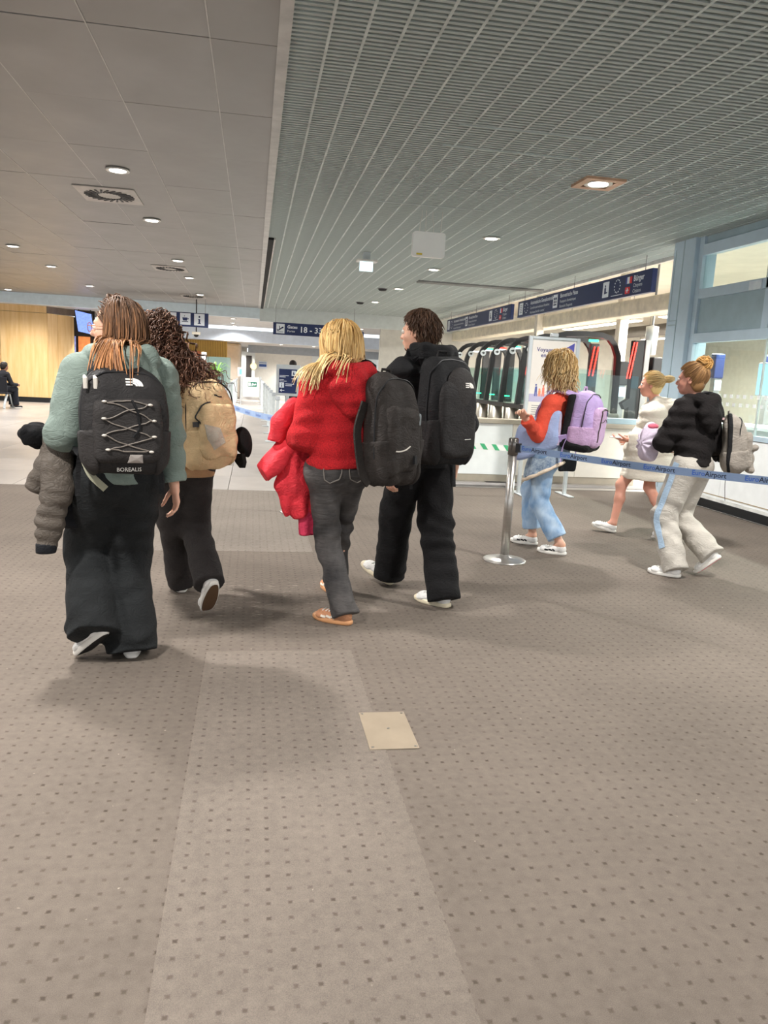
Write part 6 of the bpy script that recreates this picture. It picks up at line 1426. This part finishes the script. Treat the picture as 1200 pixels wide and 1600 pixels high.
# pale blue cushion bag under the arm
ct = lerp(J['shL'], J['hipL'], .66)-F5.rt*.085+F5.fwd*.035
tq = thing('cushion_bag', 'pale blue soft tote held under the arm of the orange sweater', 'bag', tuple(ct-A3((0, 0, .25))))
tf = dv(-62); Rb = np.stack([tf, np.array([tf[1], -tf[0], 0]), A3((0, 0, 1))], 1); BLU = cloth('tote_blue', (160, 176, 214), .85, .05, 6, .2, 300, fold=.5); LLE = cloth('tote_lilac_edge', (196, 180, 200), .85, .05)
def tote(P):
    q = (P-ct)@Rb; zz = q[:, 2]+.42*q[:, 0]; return (np.sqrt((q[:, 0]/.185)**6+(zz/.165)**6+(q[:, 1]/.05)**2)**.5-1)*.05
sobj('bag_body', noisy(tote, .004, 22, 1.), ct-.33, ct+.33, .009, BLU, tq)
cord('edge_piping', [ct+Rb@A3((-.172, -.01, .20)), ct+Rb@A3((-.178, -.01, .08)), ct+Rb@A3((-.172, -.01, -.06))], .016, LLE, tq, None, n=10, k=8)
# denim jacket round the hips
wc = J['pelvis']; tdj = thing('denim_jacket', 'washed denim jacket with cream lining tied round the hips', 'jacket', (wc[0], wc[1], .55))
DJ = NT('denim_washed'); P = DJ.coord('Object'); DJ.set(**{'Base Color': DJ.mix(DJ.ramp(DJ.noise(26, 5, P, .7), .35, .68), lin((92, 112, 138)), lin((172, 186, 196))), 'Roughness': .9}); DJ = DJ.m
def skirt(P):
    q = P-wc; a = q@F5.fwd; b = q@F5.rt; z = q[:, 2]; th = np.arctan2(b, a); r = np.sqrt((a/.82)**2+b**2); rr = .178+.16*np.clip(-z, 0, .4)+.010*np.sin(9*th+2)*np.clip(-z*6, 0, 1)
    d = np.abs(r-rr)-.009; low = -.17-.10*np.cos(th+.5); return smax(smax(d, low-z, .006), z-.075, .006)
sobj('jacket_body', noisy(skirt, .006, 26, 2.), wc-.36, wc+.30, .009, DJ, tdj)
Q = []
for th in np.linspace(-3.3, .6, 26):
    z = -.172-.10*math.cos(th+.5); rr = .182+.16*-z+.010*math.sin(9*th+2); Q.append(tuple(wc+F5.fwd*(rr*.82*math.cos(th))+F5.rt*(rr*math.sin(th))+A3((0, 0, z))))
build('cream_hem', MB().tube(Q, .016, 6), cloth('hem_cream', (226, 208, 186), .9, .06), tdj, True)
fl = wc+F5.bk*.165+F5.rt*.03-A3((0, 0, .10)); sobj('dark_flap', noisy(rbox(fl, (.085, .022, .055), np.stack([nrm(F5.rt+F5.bk*.3), nrm(F5.bk-F5.rt*.3), A3((0, 0, 1))], 1), .02), .005, 30), fl-.2, fl+.2, .009, cloth('flap_black', (34, 36, 40), .9, .1), tdj)

# ---------------------------------------------------------------- 6 cream coat
F6 = mk(P6, dv(-56)); J = F6.J
t = person('woman in cream quilted coat with bare legs and blonde ponytail', F6)
hb6 = {'L': (nrm(J['wrL']-J['elL']), A3((0, 0, -1.)), -F6.rt)}
sobj('body', F6.body_fn(curl=(.35, .5), hb=hb6, legr=1.0), *whole(F6), .008, SK2, t); F6.eyes(t, IRIS)
c6 = F6.top_fn(th=.075, hem=.565, flare=.075, sleeve=(.100, .090, .070), amp=.010, hood=True, hoodup=.02, hsize=1.25, seed=5.1, cuff=.93, bulk=1.12, hems=.006)
coat = lambda P: c6(P)-.013*np.abs(np.sin(P[:, 2]*24+.5*wob(P, 12, 1.)))**.6
lo, hi = armbox(F6, [A3((J['pelvis'][0], J['pelvis'][1], .55))]); sobj('coat', coat, lo, hi, .010, cloth('coat_cream', (226, 218, 202), .6, .03, 8, .1, 300, fold=.5, sheen=.1), t)
feet(F6, t, W_SHOE, M_sole, outsole=mat('outsole_pale', (196, 200, 204), .6), lace=GREY_LACE)
H6 = hair_mat('hair_pale_blonde', (220, 192, 134), (244, 226, 180), (160, 126, 82), .6)
hair_cap(F6, t, H6, .009, ears=True)
tie = F6.hc+F6.R@A3((0, -.105, .055))*F6.k
strands('hair_locks', F6, 420, H6, t, headell(F6), .30, 15, off=(.011, .020), rad=.0040, step=.012, jitter=.12, target=tie)
g6 = np.random.default_rng(4); n = 150; base = tie+F6.R@A3((0, -.012, .004)); ax6 = F6.R@A3((0, -.9, .30)); T = []
for i in range(n):
    o = g6.normal(size=3); o = o-ax6*(o@ax6); o = o/np.linalg.norm(o)*g6.uniform(.2, 1)*.028; s_ = np.linspace(0, 1, 10)[:, None]; T.append(base+ax6*(s_*.11)+o*np.sin(np.pi*(.15+.8*s_))*1.25+A3((0, 0, -.02))*s_**2*g6.uniform(.4, 1.4))
lockmesh('ponytail', np.array(T), .006, H6, t, g6); build('hair_tie', MB().tube([tuple(base+ax6*.006+.020*(F6.R@A3((math.cos(a), .0, math.sin(a))))) for a in np.linspace(0, 6.28, 14)], .006, 6, cap=False), M_blk, t)
pp = J['wrL']+nrm(J['wrL']-J['elL'])*.115+A3((0, 0, .012)); tpp = thing('passport', 'small pale passport held in the hand of the cream coat', 'passport', tuple(pp))
hd6 = nrm(J['wrL']-J['elL']); build('cover', MB().obox(tuple(pp), tuple(hd6*.055), tuple(F6.rt*.042), (0, 0, .003)), mat('passport_cover', (214, 196, 176), .6), tpp); build('pages', MB().obox(tuple(pp+A3((0, 0, .0045))), tuple(hd6*.052), tuple(F6.rt*.040), (0, 0, .0015)), M_signw, tpp)

# ---------------------------------------------------------------- 7 black hoodie
F7 = mk(P7, dv(-46)); J = F7.J
t = person('woman in black hoodie and light grey sweatpants with messy bun', F7)
sobj('body', F7.body_fn(curl=(.6, .6)), *whole(F7), .0085, SK2, t); F7.eyes(t, IRIS)
top7 = F7.top_fn(th=.034, hem=.865, sleeve=(.084, .074, .052), amp=.011, hood=True, hsize=1.1, seed=6.3, cuff=.95); sobj('hoodie', top7, *armbox(F7), .010, cloth('hoodie_black', (26, 22, 22), .9, .12, 9, .3, 400), t)
SW = cloth('sweatpants_grey', (192, 186, 176), .92, .06, 9, .3, 400)
lf7 = F7.legs_fn(rt=.114, rk=.100, rh=.088, amp=.011, top=.96, seed=6.1, cut=1.10); sobj('sweatpants', lf7, *legbox(F7), .010, SW, t)
for a in 'L':
    pts = [J['hip'+a]-F7.rt*.16+A3((0, 0, .05)), lerp(J['hip'+a], J['kn'+a], .5)-F7.rt*.15, J['kn'+a]-F7.rt*.13, lerp(J['kn'+a], J['an'+a], .6)-F7.rt*.12]
    P_ = np.array([A3(p) for p in pts]); tt_ = np.linspace(0, 1, 18); Q = np.stack([np.interp(tt_, np.linspace(0, 1, 4), P_[:, i]) for i in range(3)], 1)
    for _ in range(12): Q = Q-grad(lf7, Q)*(lf7(Q)-.003)[:, None]*.8
    ribbon('side_stripe', list(Q), .05, .004, cloth('stripe_pale_blue', (176, 200, 222), .9, .04), t, lf7, .003, 24)
feet(F7, t, W_SHOE, M_sole, outsole=PINK_SOLE, lace=GREY_LACE)
H7 = hair_mat('hair_dark_blonde', (150, 112, 72), (214, 170, 106), (92, 64, 40), .6)
hair_cap(F7, t, H7, .010, ears=True)
tie = F7.hc+F7.R@A3((0, -.075, .105))*F7.k
strands('hair_locks', F7, 420, H7, t, headell(F7), .30, 19, off=(.011, .021), rad=.0040, step=.012, jitter=.14, target=tie)
g7 = np.random.default_rng(9); T = []; bc = tie+F7.R@A3((0, -.008, .028)); 
for i in range(120):
    u = nrm(g7.normal(size=3)); w = nrm(np.cross(u, g7.normal(size=3))); rr = g7.uniform(.030, .056); a0_ = g7.uniform(0, 6.28); al = np.linspace(a0_, a0_+g7.uniform(2.0, 4.0), 14)
    T.append(bc+np.outer(np.cos(al), u)*rr+np.outer(np.sin(al), w)*rr*A3((1, 1, .85))+g7.normal(size=3)*.006)
lockmesh('bun', np.array(T), .0065, hair_mat('hair_bun', (196, 148, 84), (214, 168, 100), (120, 84, 46), .5), t, g7, .6); sobj('bun_core', ell(bc, (.042, .042, .040)), bc-.08, bc+.08, .007, MATS['hair_bun'], t)
build('hoodie_logo', MB().obox(tuple(J['neck']+F7.bk*.17-F7.up*.12+F7.rt*.10), tuple(F7.rt*.014), tuple(F7.bk*.004), tuple(F7.up*.008)), mat('logo_pink', (226, 190, 190), .6), t)
bdir = nrm(F7.bk+F7.rt*.75); pk7 = Pack(lerp(J['neck'], J['pelvis'], .68)+F7.bk*.13+F7.rt*.17, np.array([-bdir[1], bdir[0], 0]), bdir, A3((0, 0, 1))-F7.rt*.10)
GR = cloth('pack_grey', (156, 148, 138), .8, .07, 14, .2, 260, fold=.9)
W, D, Hh = .150, .18, .225
tb, mn, frn, out7 = backpack('grey fabric backpack with dark edge slung on the black hoodie', pk7, W, D, Hh, GR, GR, 7.4, h=.010, wr=.011)
straps(tb, pk7, F7, top7, W, D, Hh, BPD, 'R', tail=False)
cord('dark_edge', [pk7.p(-W*.95, D*.25, -Hh*.95), pk7.p(-W*1.02, D*.25, 0), pk7.p(-W*.85, D*.25, Hh*.7), pk7.p(-W*.3, D*.25, Hh*.98)], .018, BPD, tb, mn, .0, 26, 8)
ribbon('strap_tail', [pk7.p(-W*.8, .03, -Hh*.95), pk7.p(-W*.75, .03, -Hh*1.4), pk7.p(-W*.45, .04, -Hh*1.9)], .02, .003, M_blk, tb, None, n=12, side=tuple(pk7.b))
sobj('gathered_end', noisy(uni([ell(pk7.p(.03, D*1.20, -.03), (.05, .05, .03), pk7.R), cone(pk7.p(.02, D*1.1, -.05), pk7.p(.03, D*1.15, -Hh*.85), .03, .035)], .02), .008, 60, 2.), *bnd([pk7.p(.03, D*1.1, -.1)], .25), .008, GR, tb)
pc7 = lerp(J['elL'], J['wrL'], .4)+F7.fwd*.13-F7.rt*.03-A3((0, 0, .0))
tl = thing('lilac_pillow', 'pale lilac quilted travel pillow under the arm of the black hoodie', 'pillow', tuple(pc7-A3((0, 0, .15))))
Rp = np.stack([F7.fwd, F7.rt, A3((0, 0, 1))], 1)
sobj('pillow_body', lambda P: ell(pc7, (.085, .10, .155), Rp)(P)-.008*np.sin(np.arctan2((P-pc7)[:, 2], (P-pc7)@F7.fwd)*9)-.003*wob(P, 40, 1.), pc7-.25, pc7+.25, .008, cloth('pillow_lilac', (216, 202, 220), .6, .04, 10, .1, 300, fold=.4), tl)
sobj('lining', ell(pc7+F7.rt*.0+A3((0, 0, .13))-F7.fwd*.02, (.03, .06, .025), Rp), pc7-.2, pc7+.25, .008, cloth('pillow_pink', (226, 110, 130), .7, .05), tl)

# ---------------------------------------------------------------- figures in the distance
def far_person(label, x, y, head, Hk, tm, lm, hm, sit=None):
    k = Hk/1.7; f = dv(head); r = np.array([f[1], -f[0], 0]); o = A3((x, y, 0))
    if sit is None:
        J = dict(neck=o+A3((0, 0, 1.42*k)), pelvis=o+A3((0, 0, .90*k)))
        for s, a in ((-1, 'L'), (1, 'R')):
            J['sh'+a] = J['neck']+r*s*.18*k-A3((0, 0, .06)); J['hip'+a] = J['pelvis']+r*s*.09-A3((0, 0, .03)); J['el'+a] = J['sh'+a]-A3((0, 0, .28))+r*s*.06; J['wr'+a] = J['el'+a]+f*.18-A3((0, 0, .14)); J['kn'+a] = J['hip'+a]+f*.02-A3((0, 0, .42*k)); J['heel'+a] = o+r*s*.11-f*.07; J['toe'+a] = J['heel'+a]+f*.26; J['an'+a] = J['heel'+a]+f*.055+A3((0, 0, .085))
    else:
        J = dict(neck=o+A3((0, 0, .99))+f*.16, pelvis=o+A3((0, 0, .55)))
        for s, a in ((-1, 'L'), (1, 'R')):
            J['sh'+a] = J['neck']+r*s*.18-A3((0, 0, .06)); J['hip'+a] = J['pelvis']+r*s*.1+f*.03; J['el'+a] = J['sh'+a]-A3((0, 0, .26))+f*.10+r*s*.06; J['wr'+a] = J['el'+a]+f*.22-A3((0, 0, .02))-r*s*.08; J['kn'+a] = J['hip'+a]+f*.42+A3((0, 0, -.02)); J['heel'+a] = A3((*(J['kn'+a][:2]-f[:2]*.04), 0)); J['toe'+a] = J['heel'+a]+f*.26; J['an'+a] = J['heel'+a]+f*.055+A3((0, 0, .085))
    F = Fig(J, f+A3((0, 0, -.15 if sit else 0)), J['neck']+A3((0, 0, .155))+f*(.05 if sit else .02), f, k); t = person(label, F)
    sobj('body', F.body_fn(curl=(.5, .5)), *whole(F), .014, SK4 if sit else SK1, t); sobj('jacket', F.top_fn(th=.03, hem=J['pelvis'][2]-.04, hood=False, amp=.006), *armbox(F), .014, tm, t); sobj('trousers', F.legs_fn(amp=.006, top=J['pelvis'][2]+.08, rt=.095, rk=.075, rh=.07), *legbox(F), .014, lm, t); hair_cap(F, t, hm, .014)
    for a in 'LR': footwear(t, J['heel'+a], J['toe'+a], (0, 0, 1), cloth('shoe_dark', (40, 40, 44), .7, .1), M_sole)
    return F
HB = hair_mat('hair_black', (34, 28, 26), (44, 36, 32), (18, 14, 12), .5); DK = cloth('jacket_dark', (30, 31, 36), .8, .1); DK2 = cloth('trousers_dark', (36, 38, 46), .9, .1)
far_person('traveller in dark clothes half hidden behind the navy direction stand', .98, 20.0, -20, 1.70, DK, DK2, HB)
far_person('traveller in black seated on a waiting chair at the far left', -6.98, 23.06, 40, 1.70, DK, DK2, HB, sit=True)
